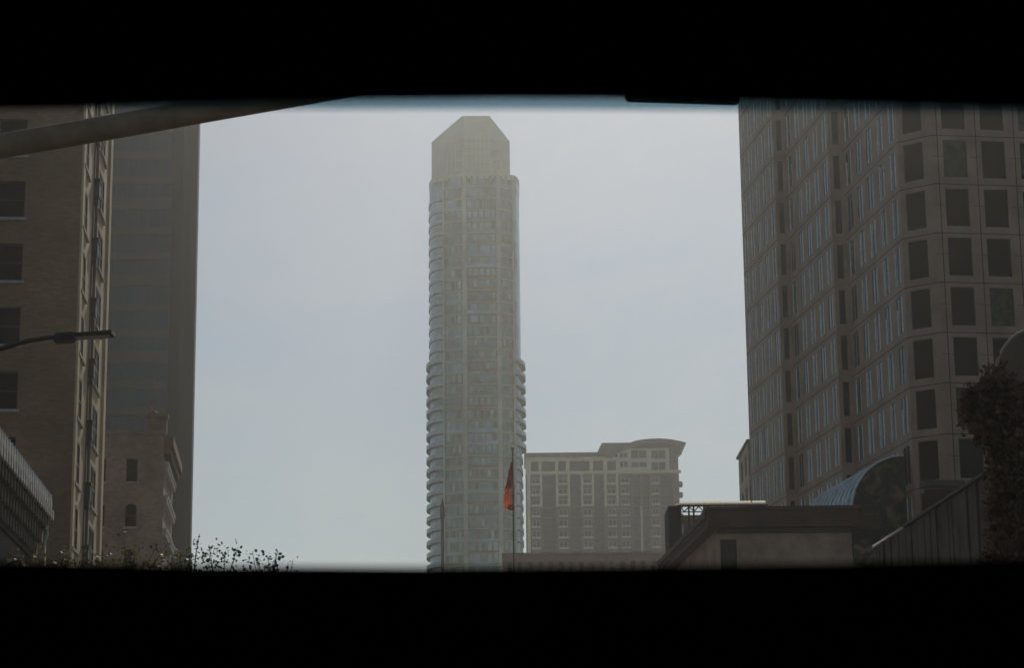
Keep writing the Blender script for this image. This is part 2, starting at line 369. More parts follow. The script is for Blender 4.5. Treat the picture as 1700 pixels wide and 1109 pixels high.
# ------------------------------------------------------------------ signal mast arm with horizontal signal, overhead
DM = 30
root = thing('signal_mast', 'thick traffic signal mast arm slanting up across the top left', 'signal mast', (at(-260, 300, DM).x, DM, 0))
M_mast = mat('brown painted steel', (.29, .20, .12), rough=.6, scale=2)
pts = [(-260, 290), (0, 242), (175, 212), (330, 184), (570, 142), (700, 122), (850, 110), (1300, 108)]
P3 = [at(x, y, DM) for x, y in pts]
mb = MB(); rr = [22.5 * DM / 3862 * k for k in (1.04, 1, 1, 1, 1, .9, .8, .6)]
mb.tube(P3, rr, 16); mb.build('mast_arm', M_mast, root, True)
mb = MB(); 
for i in range(4): mb.hexa([P3[i] + Vector((0, -.02, rr[i] - .004)), P3[i + 1] + Vector((0, -.02, rr[i + 1] - .004)), P3[i + 1] + Vector((0, .02, rr[i + 1] - .004)), P3[i] + Vector((0, .02, rr[i] - .004)),
                            P3[i] + Vector((0, -.02, rr[i] + .006)), P3[i + 1] + Vector((0, -.02, rr[i + 1] + .006)), P3[i + 1] + Vector((0, .02, rr[i + 1] + .006)), P3[i] + Vector((0, .02, rr[i] + .006))])
mb.build('top_highlight', M_lt, root)  # pale strip stands in for the light along the arm's top edge
mb = MB(); mb.tube([(P3[0].x, DM, 0), (P3[0].x, DM, P3[0].z + .4)], [.22, .19], 16); mb.build('mast_pole', M_mast, root, True)
sg = thing('traffic_signal', 'horizontal traffic signal back plate hanging over the street at the top', 'traffic signal', (at(1130, 140, DM).x, DM - .1, at(1130, 178, DM).z))
A = at(1036, 174, DM); B = at(1226, 179.5, DM)
ux = (B - A); L = ux.length; ux.normalize(); uz = Vector((-ux.z, 0, ux.x))
def rr_plate(mb, o, w, h, r, y0, y1):
    pr = []
    for cx, cz, a0 in ((w - r, r, -90), (w - r, h - r, 0), (r, h - r, 90), (r, r, 180)):
        for k in range(5): t = R(a0 + k * 22.5); pr.append((cx + r * math.cos(t), cz + r * math.sin(t)))
    n = len(pr); i0 = len(mb.v)
    for y in (y0, y1): mb.v += [tuple(o + ux * x + uz * z + Vector((0, y, 0))) for x, z in pr]
    mb.f.append(tuple(range(i0, i0 + n))); mb.f.append(tuple(reversed(range(i0 + n, i0 + 2 * n)))); mb.m += [mb.mi] * 2
    for j in range(n): mb.f.append((i0 + j, i0 + n + j, i0 + n + (j + 1) % n, i0 + (j + 1) % n)); mb.m.append(mb.mi)
M_sig = mat('matt black housing', (.006, .006, .006), rough=.8, spec=.1)
mb = MB(); rr_plate(mb, A, L, .5, .07, -.14, -.13); mb.build('back_plate', M_sig, sg)
mb = MB(); rr_plate(mb, A + ux * .15 + uz * .09, L - .3, .32, .04, -.128, .1); mb.build('housing', M_sig, sg)
for k in range(3):
    c = A + ux * (L * (.25 + .25 * k)) + uz * .25
    mb = MB(); mb.tube([c + Vector((0, -.141, 0)), c + Vector((0, -.15, 0))], .13, 20); o = mb.build('lens', mat('dull lens ' + 'rag'[k], ((.05, .008, .006), (.05, .03, .005), (.005, .03, .015))[k], rough=.3), sg)
    mb = MB(); 
    for j in range(9):
        t0, t1 = R(j * 20), R(j * 20 + 20)
        q = [c + Vector((.15 * math.cos(t), -.141, .15 * math.sin(t))) for t in (t0, t1)]; mb.face([q[0], q[1], q[1] + Vector((0, -.2, -.02)), q[0] + Vector((0, -.2, -.02))])
    mb.build('visor', M_sig, o)
mb = MB(); mb.tube([A + ux * L * .5 + uz * .4 + Vector((0, .05, 0)), A + ux * L * .5 + uz * 1.1 + Vector((0, .05, 0))], .04); mb.build('hanger', M_sig, sg)

# ------------------------------------------------------------------ central tower
DT = 632.0; mp = DT / 3862
ctr = at(790, 500, DT); X0 = ctr.x
Zt = lambda py: at(790, py, DT).z
root = thing('skyscraper', 'tall hazy residential tower with chamfered crown and scalloped balconies in the centre', 'skyscraper', (X0, DT + 15, 0))
def X(px, py=500): return at(px, py, DT).x
lean = lambda py: 0
M_tg = mat('tower blue glass', (.36, .43, .42), rough=.3, metal=.45, spec=.6, scale=.12, var=.45)
M_tc = mat('tower pale concrete', (.78, .72, .50), rough=.8, scale=.1)
M_tb = mat('tower tan cladding', (.42, .39, .29), rough=.8, scale=.15, var=.3)
M_dk2 = mat('tower slab edge', (.05, .055, .045), rough=.7)
M_rust = mat('rust red panel', (.42, .27, .16), scale=.3)
xs = dict(a=X(711), b=X(735), c=X(768), d=X(830), e=X(852), f=X(864))
def plan(off=0, xl=None, xr=None):
    xl = xs['a'] if xl is None else xl; xr = xs['f'] if xr is None else xr
    y = DT - off
    p = [(xs['c'], y), (xs['d'], y), (xs['e'], y + 2.4)]
    for t in range(1, 6): a = R(90 - t * 18); p.append((xr - (xr - xs['e']) * (1 - math.cos(R(t * 18))) * 0 - (xr - xs['e']) * (1 - math.sin(R(t * 18))) + off, y + 2.4 + 9 * (1 - math.cos(R(t * 18)))))
    p += [(xr + off, DT + 22), (xs['e'], DT + 31), (xs['b'], DT + 31), (xl - off, DT + 22)]
    for t in range(5, 0, -1): p.append((xl + (xs['b'] - xl) * (1 - math.sin(R(t * 18))) - off, y + 2.4 + 9 * (1 - math.cos(R(t * 18)))))
    p.append((xs['b'], y + 2.4)); return p
zsh, zcr, ztp = Zt(292), at(790, 243, DT + 10).z, at(790, 195, DT + 6).z
fh = 3.44
mb = MB(); mb.prism(plan(), 0, zsh); mb.build('glass_body', M_tg, root)
# crown
def crown(xl, xr, y0, y1): return [(xl + 6, y0), (xr - 6, y0), (xr, y0 + 4), (xr, y1 - 4), (xr - 6, y1), (xl + 6, y1), (xl, y1 - 4), (xl, y0 + 4)]
ca = crown(X(716), X(849), DT + 1.2, DT + 26); 
def shr(p, x0, x1, lo, hi): return [(x0 + (x - X(716)) / (X(849) - X(716)) * (x1 - x0), y) for x, y in p]
M_cr = mat('crown glazing', (.70, .67, .50), rough=.45, spec=.5, scale=.15, var=.05)
mb = MB(); mb.prism(ca, zsh, zcr); 
cb = [(X(768), DT + 1.2 + 3), (X(816), DT + 1.2 + 3), (X(817), DT + 6), (X(817), DT + 20), (X(816), DT + 22), (X(768), DT + 22), (X(766), DT + 20), (X(766), DT + 6)]
mb.prism(ca, zcr, ztp, cb); mb.build('crown', M_cr, root)
mb = MB(); mb.hexa([(X(771), DT + .2, zsh), (X(816), DT + .2, zsh), (X(816), DT + 2, zsh), (X(771), DT + 2, zsh), (X(771), DT + .2, zcr + 1), (X(816), DT + .2, zcr + 1), (X(816), DT + 2, zcr + 1), (X(771), DT + 2, zcr + 1)])
mb.hexa([(X(771), DT + .2, zcr + 1), (X(816), DT + .2, zcr + 1), (X(816), DT + 2, zcr + 1), (X(771), DT + 2, zcr + 1), (X(771), DT + 3.4, ztp - .3), (X(815), DT + 3.4, ztp - .3), (X(815), DT + 5, ztp - .3), (X(771), DT + 5, ztp - .3)])
mb.build('crown_centre_panel', mat('pale crown panel', (.85, .76, .50), scale=.2, var=.05), root)
mb = MB()
for k in range(5): z_ = zsh + 1.4 + k * 2.3; mb.box(X(772), X(815), DT + .08, DT + .19, z_, z_ + .22)
for px in (779, 787, 794, 801, 808): mb.box(X(px, 260) - .08, X(px, 260) + .08, DT + .09, DT + .195, zsh + 1.7, zcr + .6)
mb.build('crown_louvre', M_cr, root)
mb = MB(); mb.tube([(X(792), DT + 14, ztp), (X(792), DT + 14, ztp + .6)], .5); mb.box(X(775), X(784), DT + 10, DT + 16, ztp, ztp + .5); mb.build('roof_plant', M_tb, root)
mb = MB()
for px in (770, 816): mb.box(X(px, 240) - .5, X(px, 240) + .5, DT + .5, DT + 1.3, zsh, zcr + 1)
for px in (728, 742, 756, 785, 800, 832): mb.box(X(px, 240) - .16, X(px, 240) + .16, DT + .9, DT + 1.3, zsh, zcr - 2)
for k in range(4): mb.box(X(756), X(832), DT + .8, DT + 1.19, zsh + 2 + k * 3.0, zsh + 2.35 + k * 3.0)
mb.build('crown_rib', M_tc, root)
# pale vertical piers
mb = MB()
for px in (771.5, 828.5):
    mb.box(X(px) - .62, X(px) + .62, DT - .9, DT + .5, 0, zsh + 1.5)
for px in (736, 853): mb.box(X(px) - .25, X(px) + .25, DT + 1.4, DT + 2.6, 0, zsh)
mb.build('pier', M_tc, root)
nfl = int(zsh // fh)
rnd = random.Random(3)
# slabs, storey windows
for k in range(nfl):
    z0 = zsh - fh * (k + 1); z1 = z0 + fh
    if z0 < 68: break
    for (x0, x1, y, nm, nb) in ((X(774.5), X(825.5), DT - .05, 'bay', 5), (X(736.5), X(768), DT + 1.2, 'left', 3), (X(832), X(852), DT + 1.2, 'right', 2)):
        m = MB(); yo = 0 if nm == 'bay' else 0
        sk = lambda x: 0 if nm == 'bay' else ((2.4 * (xs['c'] - x) / (xs['c'] - xs['b'])) if nm == 'left' else 2.4 * (x - xs['d']) / (xs['e'] - xs['d'])) - 1.2
        def skb(xa, xb, d0, d1, za, zb):
            ya, yb = y + sk(xa), y + sk(xb)
            m.hexa([(xa, ya - d1, za), (xb, yb - d1, za), (xb, yb - d0, za), (xa, ya - d0, za), (xa, ya - d1, zb), (xb, yb - d1, zb), (xb, yb - d0, zb), (xa, ya - d0, zb)])
        prj = .6 if (nm == 'bay' and k % 2) else .35
        m.mi = 0; skb(x0, x1, 0, prj, z0, z0 + .3)
        m.mi = 1 if rnd.random() < .55 else 2
        if nm == 'bay' and rnd.random() < .25: m.mi = 3
        hgt = .95 if rnd.random() < .6 else .6
        skb(x0, x1, 0, prj - .12, z0 + .3, z0 + .3 + hgt)
        m.mi = 1
        for j in range(nb + 1):
            xx = x0 + (x1 - x0) * j / nb; xx = min(max(xx, x0 + .2), x1 - .2)
            if rnd.random() < .9: skb(xx - .16 - rnd.random() * .2, xx + .16 + rnd.random() * .2, 0, .16, z0 + .31 + hgt, z1)
        for j in range(nb):
            if rnd.random() < .4:
                xa = x0 + (x1 - x0) * (j + .2) / nb; m.mi = rnd.choice((0, 1, 3)); skb(xa, xa + (x1 - x0) * .5 / nb, 0, .05, z0 + .31 + hgt, z1 - .3)
        m.build('window', [M_tc, M_tb, M_tg, M_rust], root)
# curved balconies
def balcony(side, z, out, y_back, dark):
    sgn = -1 if side == 'l' else 1
    xe = xs['a'] if side == 'l' else xs['f']; xb = xs['b'] if side == 'l' else xs['e']
    prof = []
    for t in range(0, 11):
        a = R(t * 9); prof.append((xb + (xe + sgn * out - xb) * math.sin(a), DT + 2.2 - .2 * out + (9 + 1) * (1 - math.cos(a))))
    for j in range(1, 5): a = R(j * 22.5); prof.append((xe + sgn * out * math.cos(a), DT + 12.2 + (y_back) * math.sin(a)))
    inner = [(xe - sgn * .5, DT + 12.2 + y_back), (xb, DT + 6)]
    poly = prof + inner
    if side == 'l': poly = poly[::-1]
    m = MB(); m.prism(poly, z, z + .24); o = m.build('balcony', M_dk2, root)
    m = MB()
    for j in range(len(prof) - 1):
        (xa, ya), (xc, yc) = prof[j], prof[j + 1]
        ina = (xa - sgn * .08, ya + .05); inb = (xc - sgn * .08, yc + .05)
        m.hexa([(xa, ya, z + .32), (xc, yc, z + .32), (inb[0], inb[1], z + .32), (ina[0], ina[1], z + .32), (xa, ya, z + 1.4), (xc, yc, z + 1.4), (inb[0], inb[1], z + 1.4), (ina[0], ina[1], z + 1.4)])
    m.build('railing', M_bal, o)
M_bal = mat('balcony glass', (.50, .57, .56), rough=.4, metal=.25, spec=.7)
zl = Zt(597); k = 0; z = zl - .6
while z > 68: balcony('l', z, 1.1, 6, 0); z -= fh
z = zl - .6 + fh
while z < Zt(320): balcony('l', z, .3, 3, 0); z += fh
z = Zt(597) - .6
while z > 68: balcony('r', z, 1.3 if z > Zt(755) else .3, 4, 0); z -= fh
mb = MB(); mb.prism(plan(.12), zsh - .6, zsh + .9); mb.build('shoulder_parapet', M_tc, root)

# ------------------------------------------------------------------ mid apartment block
DA = 700.0
AF = Face((at(873, 850, DA).x, DA), 90); ax = lambda cx, cy=400: AF.U(840 + cx / 3.96, 700 + cy / 3.96); az = lambda cy, cx=600: AF.Z(840 + cx / 3.96, 700 + cy / 3.96)
root = thing('apartment_block', 'cream and brown apartment block with curved roof right of the central tower', 'building', (AF.o.x + 20, DA + 15, 0))
M_cream = mat('cream stucco', (.85, .78, .50), scale=.2, var=.15)
M_abr = mat('brown stucco', (.19, .135, .085), scale=.2, var=.2)
M_ag = mat('apartment glass', (.015, .02, .028), rough=.3, spec=.3, scale=.3, var=.4)
M_roof = mat('grey brown roof', (.16, .14, .10), rough=.7)
ztopL = az(232); zroof = az(205); xR = ax(1138); zmid = az(345); step = (az(430) - az(860)) / 6.1
wl = []; wr = []
for a, b in ((165, 215), (235, 325), (345, 395), (420, 550), (575, 640)): wl.append((ax(a), ax(b), az(335), az(258)))
colw = [(172, 220), (345, 402), (508, 560), (668, 720), (757, 808), (958, 1002)]; recs = [(240, 325), (425, 490), (580, 640), (838, 880), (900, 940), (1018, 1095)]
zrow = [az(405) - step * k for k in range(26)]; zrow = [z for z in zrow if z > 66]
for i, z in enumerate(zrow):
    for a, b in colw: wl.append((ax(a), ax(b), z, z + (1.6 if i < 3 else 2.0)))
for z in [q - .7 for q in zrow]:
    for a, b in recs: wl.append((ax(a), ax(b), z, z + 2.95))
# left wing + tower wing share the facade plane up to zmid; above it each has its own
mb = MB(); low = [q for q in wl if q[2] < zmid]; AF.wall(mb, 0, xR, 0, zmid, [q for q in low if q[3] < zmid], .8)
mb.build('wall', M_abr, root)
mb = MB(); AF.wall(mb, 0, ax(655), zmid + .3, ztopL, [q for q in wl if q[2] >= zmid], .6); mb.build('top_storey_wall', M_cream, root)
mb = MB(); AF.box(mb, .5, xR - .3, 1.0, 22, 0, zmid); AF.box(mb, .5, ax(655), .7, 22, zmid, ztopL); mb.build('glazed_core', M_ag, root)
zrt = az(170)
# cream frame strips
mb = MB()
for a, b in ((138, 160), (224, 238), (327, 343), (404, 420), (492, 506), (564, 578), (645, 662), (724, 738)):
    AF.box(mb, ax(a), ax(b), -.35, 0, az(560), zmid)
for a, b in ((138, 158), (880, 892)): AF.box(mb, ax(a), ax(b), -.3, 0, 60, az(560))
AF.box(mb, 0, xR + .6, -.5, 0, zmid, zmid + .9); AF.box(mb, 0, ax(655), -.3, 0, ztopL - .6, ztopL)
mb.build('cream_frame', M_cream, root)
M_white = mat('white balcony edge', (.8, .78, .7), scale=1)
cnt = 0
for i, z in enumerate(zrow):
    for (a, b) in colw:
        w_ = (ax(a), ax(b), z, z + (1.6 if i < 3 else 2.0))
        if i < 9 :
            o = AF.window(root, w_, fm=M_cream, gm=M_ag, depth=.3, bar=.12, nx=2, nz=1)
            m = MB(); AF.box(m, w_[0] - .3, w_[1] + .3, -.5, 0, w_[2] - .55, w_[2] - .05); m.build('ledge', M_white if (i >= 2) else M_cream, o)
            cnt += 1
mb = MB()
for z in zrow:
    for (a, b) in recs: AF.box(mb, ax(a), ax(b), .1, .5, z - .75, z - .55)
    for (a, b) in recs: AF.box(mb, ax(a), ax(b), .12, .18, z - .55, z + .35)
for i, z in enumerate(zrow):
    if i >= 3: AF.box(mb, ax(890), ax(1095), -.12, 0, z - .9, z - .7)
tag(mb.build('balcony', M_ag, root), kind='stuff')
mb = MB(); AF.box(mb, -.3, ax(605), -.9, 22, ztopL, zroof); mb.build('flat_roof', M_roof, root)
mb = MB(); AF.box(mb, -.25, ax(605), -.2, .2, ztopL + .9, ztopL + 1.6); 
# upper tower wing
xa, xb2 = ax(735), xR - .4
tw = [(ax(750), ax(805), az(240), az(205)), (ax(825), ax(930), az(245), az(190)), (ax(958), ax(1055), az(250), az(190)), (ax(750), ax(805), az(305), az(262)), (ax(825), ax(930), az(305), az(268)), (ax(958), ax(1055), az(330), az(268))]
mb = MB(); AF.wall(mb, ax(655), xa, zmid + .9, az(235), [(ax(668), ax(725), az(330), az(258))], .5); AF.wall(mb, xa, ax(1078), zmid + .9, az(178), tw, .5); mb.build('arched_bay_wall', M_cream, root)
mb = MB(); AF.box(mb, ax(655), xb2, .6, 20, zmid, az(185)); mb.build('upper_core', M_ag, root)
mb = MB(); AF.box(mb, ax(1078), xR - .1, -.05, 20.5, zmid + .9, az(165)); mb.build('end_wall', M_abr, root)
for q in tw: AF.window(root, q, fm=M_cream, gm=M_ag, depth=.3, bar=.14, nx=2, nz=1)
# roofs: flat piece then the curved eave
mb = MB()
rp = [(605, 205), (620, 172), (635, 147), (820, 147), (850, 136), (900, 127), (960, 122), (1010, 121), (1060, 124), (1110, 131), (1150, 140), (1190, 151), (1165, 172), (1140, 190), (1138, 172), (1100, 158), (1050, 150), (1000, 147), (940, 150), (880, 160), (830, 176), (770, 195), (735, 210), (700, 240), (655, 240), (655, 226)]
P_ = [(ax(x), az(y)) for x, y in rp]; n = len(P_)
for d in (-1.6, 21): mb.v += [tuple(AF.p(u, d, z)) for u, z in P_]
mb.f += [tuple(reversed(range(n))), tuple(range(n, 2 * n))]; mb.m += [0, 0]
for j in range(n): mb.f.append((j, (j + 1) % n, n + (j + 1) % n, n + j)); mb.m.append(0)
mb.build('curved_roof', M_roof, root)
mb = MB()
for i, z in enumerate(zrow[:9]): AF.box(mb, xR, xR + 1.2, .5, 5, z - .9, z - .6); AF.box(mb, xR, xR + 1.1, .55, 5, z - .6, z + .3)
mb.build('side_balconies', M_abr, root)

# ------------------------------------------------------------------ low red building at the foot
q0 = at(835, 919, 420); q1 = at(1112, 919, 420)
root = thing('brick_building', 'low reddish brick block at the foot of the central tower', 'building', ((q0.x + q1.x) / 2, 430, 0))
RF = Face((q0.x, 420), 90); Lr = q1.x - q0.x
ws = [(.8 + k * 1.9, 1.7 + k * 1.9, q0.z - 3.6, q0.z - 1.6) for k in range(int(Lr / 1.9) - 1)]
mb = MB(); RF.wall(mb, 0, Lr, 0, q0.z - .5, ws); mb.build('wall', mat('faded red brick', (.34, .15, .10), kind='brick', scale=.3), root)
mb = MB(); RF.box(mb, .1, Lr, .5, 18, 0, q0.z - .5); mb.build('interior_core', M_core, root)
for q in ws: RF.window(root, q)
mb = MB(); RF.box(mb, -.2, Lr + .2, -.25, 18.2, q0.z - .5, q0.z); mb.build('parapet', M_abr, root)

# ------------------------------------------------------------------ flagpole + dark finial pole
DFg = 200
fp = at(851, 748, DFg)
root = thing('flagpole', 'slim flagpole with a limp orange red flag before the central tower', 'flagpole', (fp.x, DFg, 0))
mb = MB(); mb.tube([(fp.x, DFg, 0), (fp.x, DFg, fp.z)], [.13, .05], 10); mb.build('pole', mat('grey aluminium', (.10, .10, .10), rough=.4), root, True)
mb = MB(); mb.lathe(fp.x, DFg, [(.03, fp.z), (.13, fp.z + .1), (.16, fp.z + .2), (.1, fp.z + .32), (.01, fp.z + .36)], 10); mb.build('ball', M_lt, root, True)
mf = .052
def backlit(m, k=.75):
    t = m.node_tree; b = t.nodes['Principled BSDF']; out = t.nodes['Material Output']; tl = t.nodes.new('ShaderNodeBsdfTranslucent'); src = b.inputs['Base Color'].links[0].from_socket
    t.links.new(src, tl.inputs[0]); mx = t.nodes.new('ShaderNodeMixShader'); mx.inputs[0].default_value = k; t.links.new(b.outputs[0], mx.inputs[1]); t.links.new(tl.outputs[0], mx.inputs[2]); t.links.new(mx.outputs[0], out.inputs['Surface']); return m
def cloth(name, pl, pr_, m, amp):          # pl / pr_: (px, py) outline, left and right edges from the top down
    mb = MB(); n, c = len(pl), 8
    V = []
    for layer in (0, 1):
        for i in range(n):
            for j in range(c + 1):
                t = j / c; px = pl[i][0] + (pr_[i][0] - pl[i][0]) * t; py = pl[i][1] + (pr_[i][1] - pl[i][1]) * t
                q = at(px, py, DFg); q.y += -.1 + math.sin(t * 9 + i * .6) * amp + layer * .03; V.append(tuple(q))
    mb.v = V; k0 = n * (c + 1)
    for i in range(n - 1):
        for j in range(c):
            a = i * (c + 1) + j; f = (a, a + c + 1, a + c + 2, a + 1); mb.f.append(f); mb.f.append(tuple(k0 + x for x in reversed(f))); mb.m += [0, 0]
    return mb.build(name, backlit(m), root, True)
cloth('flag_upper_fold', [(848, 767), (844, 785), (841, 800), (838, 812)], [(851.5, 767), (852, 785), (851, 800), (848, 812)], mat('dark crimson cloth', (.42, .08, .06), scale=1.5), .22)
cloth('flag', [(838, 808), (837, 822), (837, 838), (838, 846)], [(847, 806), (847, 822), (847, 838), (849, 847)], mat('orange red cloth', (.8, .33, .16), scale=1.2, var=.2), .3)
cloth('flag_pale_stripe', [(847, 796), (847, 812), (847, 828), (847, 838)], [(852.5, 796), (854, 812), (854, 828), (853, 838)], mat('faded pale cloth', (.6, .45, .36), scale=1.5), .22)
cloth('flag_lower_hem', [(841, 839), (843, 844), (848, 848)], [(853.5, 838), (854, 843), (853.5, 849)], mat('crimson cloth', (.42, .045, .05), scale=1.5), .22)
DP = 330
q = at(734.5, 826, DP)
root = thing('lamp_post', 'dark pointed post top in front of the lower left of the central tower', 'post', (q.x, DP, 0))
M_post = mat('brown post paint', (.16, .13, .10))
mb = MB(); z = q.z; mb.lathe(q.x, DP, [(.26, 0), (.24, z - 4.0), (.3, z - 3.6), (.2, z - 3.2)], 10); mb.build('pole', M_post, root, True)
mb = MB(); mb.lathe(q.x, DP, [(.2, z - 3.2), (.36, z - 2.8), (.38, z - 2.0), (.28, z - 1.2), (.14, z - .5), (.02, z)], 10); mb.build('finial', M_post, root, True)

# ------------------------------------------------------------------ big office building, right
K0 = at(1490, 240, 166)
RB = -7.8
def face_from(pt, az_): return Face((pt.x, pt.y), az_)
TZ = 84
root = thing('office_building', 'large brown granite office block with stepped bays at the right', 'building', (K0.x + 12, K0.y + 25, 0))
# walking from near corner away: bay3, step2, bay2, step1, bay1.  u of left-facing faces points towards the camera.
dirv = Vector((math.sin(R(RB)), math.cos(R(RB)), 0))
def march(start, px):                    # along dirv from start until its image column at py=240 is px
    lo, hi = 0, 120
    for _ in range(50):
        m = (lo + hi) / 2; q = start + dirv * m
        v = CR.transposed() @ (q - Vector((0, 0, CAMZ))); x = 850 + FPX * v.x / -v.z
        if x > px: lo = m
        else: hi = m
    return start + dirv * lo
K0 = Vector((K0.x, K0.y, at(1490, 240, 166).z))
E3 = march(K0, 1402); s2 = E3 + Vector((-1, .04, 0)).normalized() * (24 * E3.y / 3862)
E2 = march(s2, 1309); s1 = E2 + Vector((-1, .04, 0)).normalized() * (20 * E2.y / 3862)
E1 = march(s1, 1235)
print('bays', K0, E3, s2, E2, s1, E1)
front_d = Vector((math.cos(R(RB)), -math.sin(R(RB)), 0)) ; front_d = Vector((math.cos(R(7.8)), math.sin(R(7.8)), 0))
ch = Vector((math.cos(R(-37.2)), math.sin(R(-37.2)), 0))       # chamfer runs towards the camera and right
lo, hi = 0, 20
for _ in range(50):
    m = (lo + hi) / 2; q = K0 + ch * m; v = CR.transposed() @ (q - Vector((0, 0, CAMZ))); x = 850 + FPX * v.x / -v.z
    if x < 1548: lo = m
    else: hi = m
K1 = K0 + ch * lo
FF = Face((K1.x, K1.y), 90 - 7.8)
tops = [FF.Z(1590, y) for y in (232, 313, 395, 476, 560, 643, 728)]; fz = (tops[0] - tops[6]) / 6; wh = FF.Z(1590, 232) - FF.Z(1590, 294)
print('floor h', fz, 'win h', wh, tops)
zt = [tops[6] + fz * k for k in range(-3, 16) if tops[6] + fz * k < TZ - .8]
def groove(mb, F, u0, u1, z): F.box(mb, u0, u1, -.012, .01, z - .03, z + .03)
jm = MB(); wm = MB(); rest_f = MB(); rest_g = MB(); rest_d = MB(); rest_c = MB()
faces = []
def left_face(a, b): L = (Vector((a.x, a.y, 0)) - Vector((b.x, b.y, 0))).length; return Face((b.x, b.y), RB + 180), L
percent = []
for (a, b, n) in ((K0, E3, 5), (s2, E2, 5), (s1, E1, 5)):
    F, L = left_face(a, b); pitch = L / n
    ww = [(pitch * (k + .5) - pitch * .27, pitch * (k + .5) + pitch * .27, z - wh, z) for k in range(n) for z in zt]
    F.wall(wm, 0, L, 0, TZ, ww, .2); percent.append((F, ww, L))
    for z in zt: groove(jm, F, 0, L, z + (fz - wh) * .38)
for (a, b) in ((E3, s2), (E2, s1)):      # step faces, look at the camera, one slot window each
    F = Face((b.x, b.y), math.degrees(math.atan2(a.x - b.x, a.y - b.y))); L = (Vector((a.x, a.y, 0)) - Vector((b.x, b.y, 0))).length
    ww = [(L * .28, L * .74, z - wh * .98, z - .02) for z in zt]; F.wall(wm, 0, L, 0, TZ, ww, .3); percent.append((F, ww, L))
CF = Face((K0.x, K0.y), 90 + 37.2); Lc = (K1 - K0).length; Lc = (Vector((K1.x, K1.y, 0)) - Vector((K0.x, K0.y, 0))).length
u0, u1 = CF.U(1500, 260), CF.U(1532, 260)
ww = [(u0, u1, z - wh, z) for z in zt]; CF.wall(wm, 0, Lc, 0, TZ, ww, .3); percent.append((CF, ww, Lc))
for z in zt: groove(jm, CF, 0, Lc, z + (fz - wh) * .38)
uw0, uw1 = FF.U(1566, 260), FF.U(1605, 260); pitch = FF.U(1630, 260) - uw0
Lf = 24
ww = [(uw0 + pitch * k, uw1 + pitch * k, z - wh, z) for k in range(8) for z in zt if uw1 + pitch * k < Lf]
dr = (FF.U(1534, 840), FF.U(1590, 840), 0.2, FF.Z(1570, 806))
print('door', dr)
FF.wall(wm, 0, Lf, 0, TZ, ww, .3); percent.append((FF, ww, Lf))
for z in zt: groove(jm, FF, 0, Lf, z + (fz - wh) * .38)
for k in range(8):
    u = uw0 - (pitch - (uw1 - uw0)) * .35 + pitch * k
    if u < Lf: FF.box(jm, u - .03, u + .03, -.014, .01, 0, TZ)
    for z in zt:
        if u < Lf: FF.box(jm, u - .5, u + .5, -.01, .008, z - wh * .45, z - wh * .45 + .03)
wm.build('wall', M_gran, root); jm.build('panel_joint', M_joint, root)
# windows: parts where seen, the rest as one
def vis(F, q):
    p = F.p((q[0] + q[1]) / 2, 0, (q[2] + q[3]) / 2); v = CR.transposed() @ (p - Vector((0, 0, CAMZ))); x = 850 + FPX * v.x / -v.z; y = 554.5 - FPX * v.y / -v.z
    return x < 1710 and 150 < y < 800
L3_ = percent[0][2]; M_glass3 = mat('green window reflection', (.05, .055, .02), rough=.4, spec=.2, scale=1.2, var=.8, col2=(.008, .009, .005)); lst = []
for i, (F, ws_, L) in enumerate(percent):
    for q in ws_: lst.append((0 if vis(F, q) else 1, F.o.length if i < 3 else 150 if i > 4 else F.o.length, i, F, q))
lst.sort(key=lambda t: (t[0], t[1]))
rnd = random.Random(5); nn = 0
for v_, _, i, F, q in lst:
    big = i in (5, 6); dk_ = (i == 0 and q[3] < zt[0] + fz * 8 and q[0] > L3_ * (.35 + .04 * (q[3] - zt[0])))
    if nn < 100 and v_ == 0:
        F.window(root, q, fm=M_wframe if (big or i in (3, 4)) else M_pframe, gm=(M_glass3 if (i == 6 and rnd.random() < .16) else M_glass) if (i > 2 or dk_) else M_glass2, depth=.06 if i < 3 else .16, bar=.05, nx=1 if (big or i in (3, 4)) else 2, nz=1, curtain=(2 if (i < 3 and rnd.random() < .75 and not dk_) else 0)); nn += 1
    else:
        F.window(root, q, depth=.06 if i < 3 else .16, bar=.05, nx=1 if i > 2 else 2, nz=1, stuff=(rest_f, rest_g if i < 3 else rest_d, rest_c), curtain=2 if (i < 3 and rnd.random() < .8) else 0)
tag(rest_f.build('window_frames', M_pframe, root), kind='stuff'); tag(rest_g.build('window_panes', M_glass2, root), kind='stuff'); tag(rest_c.build('curtains', M_curt, root), kind='stuff'); tag(rest_d.build('window_panes', M_glass, root), kind='stuff')
mb = MB(); inn = [K0 + Vector((.8, .9, 0)), K1 + Vector((.2, .9, 0)), K1 + front_d * (Lf - .5) + Vector((0, .9, 0)), K1 + front_d * (Lf - .5) + dirv * 50, E1 + Vector((.9, 0, 0)), s1 + Vector((.9, 0, 0)), E2 + Vector((.9, .6, 0)), s2 + Vector((.9, 0, 0)), E3 + Vector((.9, .6, 0))]
mb.prism([(p.x, p.y) for p in inn], 0, TZ - .4); mb.build('interior_core', M_core, root)
mb = MB(); mb.prism([(p.x, p.y) for p in (K0 + Vector((-.3, -.2, 0)), K1 + Vector((0, -.4, 0)), K1 + front_d * Lf + Vector((0, -.3, 0)), K1 + front_d * Lf + dirv * 50, E1 + Vector((-.4, 1, 0)))], TZ, TZ + 1); mb.build('parapet', M_gran, root)
mb = MB(); e = Face((E1.x, E1.y), 90 + RB + 180); mb.face([(E1.x, E1.y, 0), (E1.x + 20, E1.y + 2.7, 0), (E1.x + 20, E1.y + 2.7, TZ), (E1.x, E1.y, TZ)]); mb.build('rear_wall', M_gran, root)
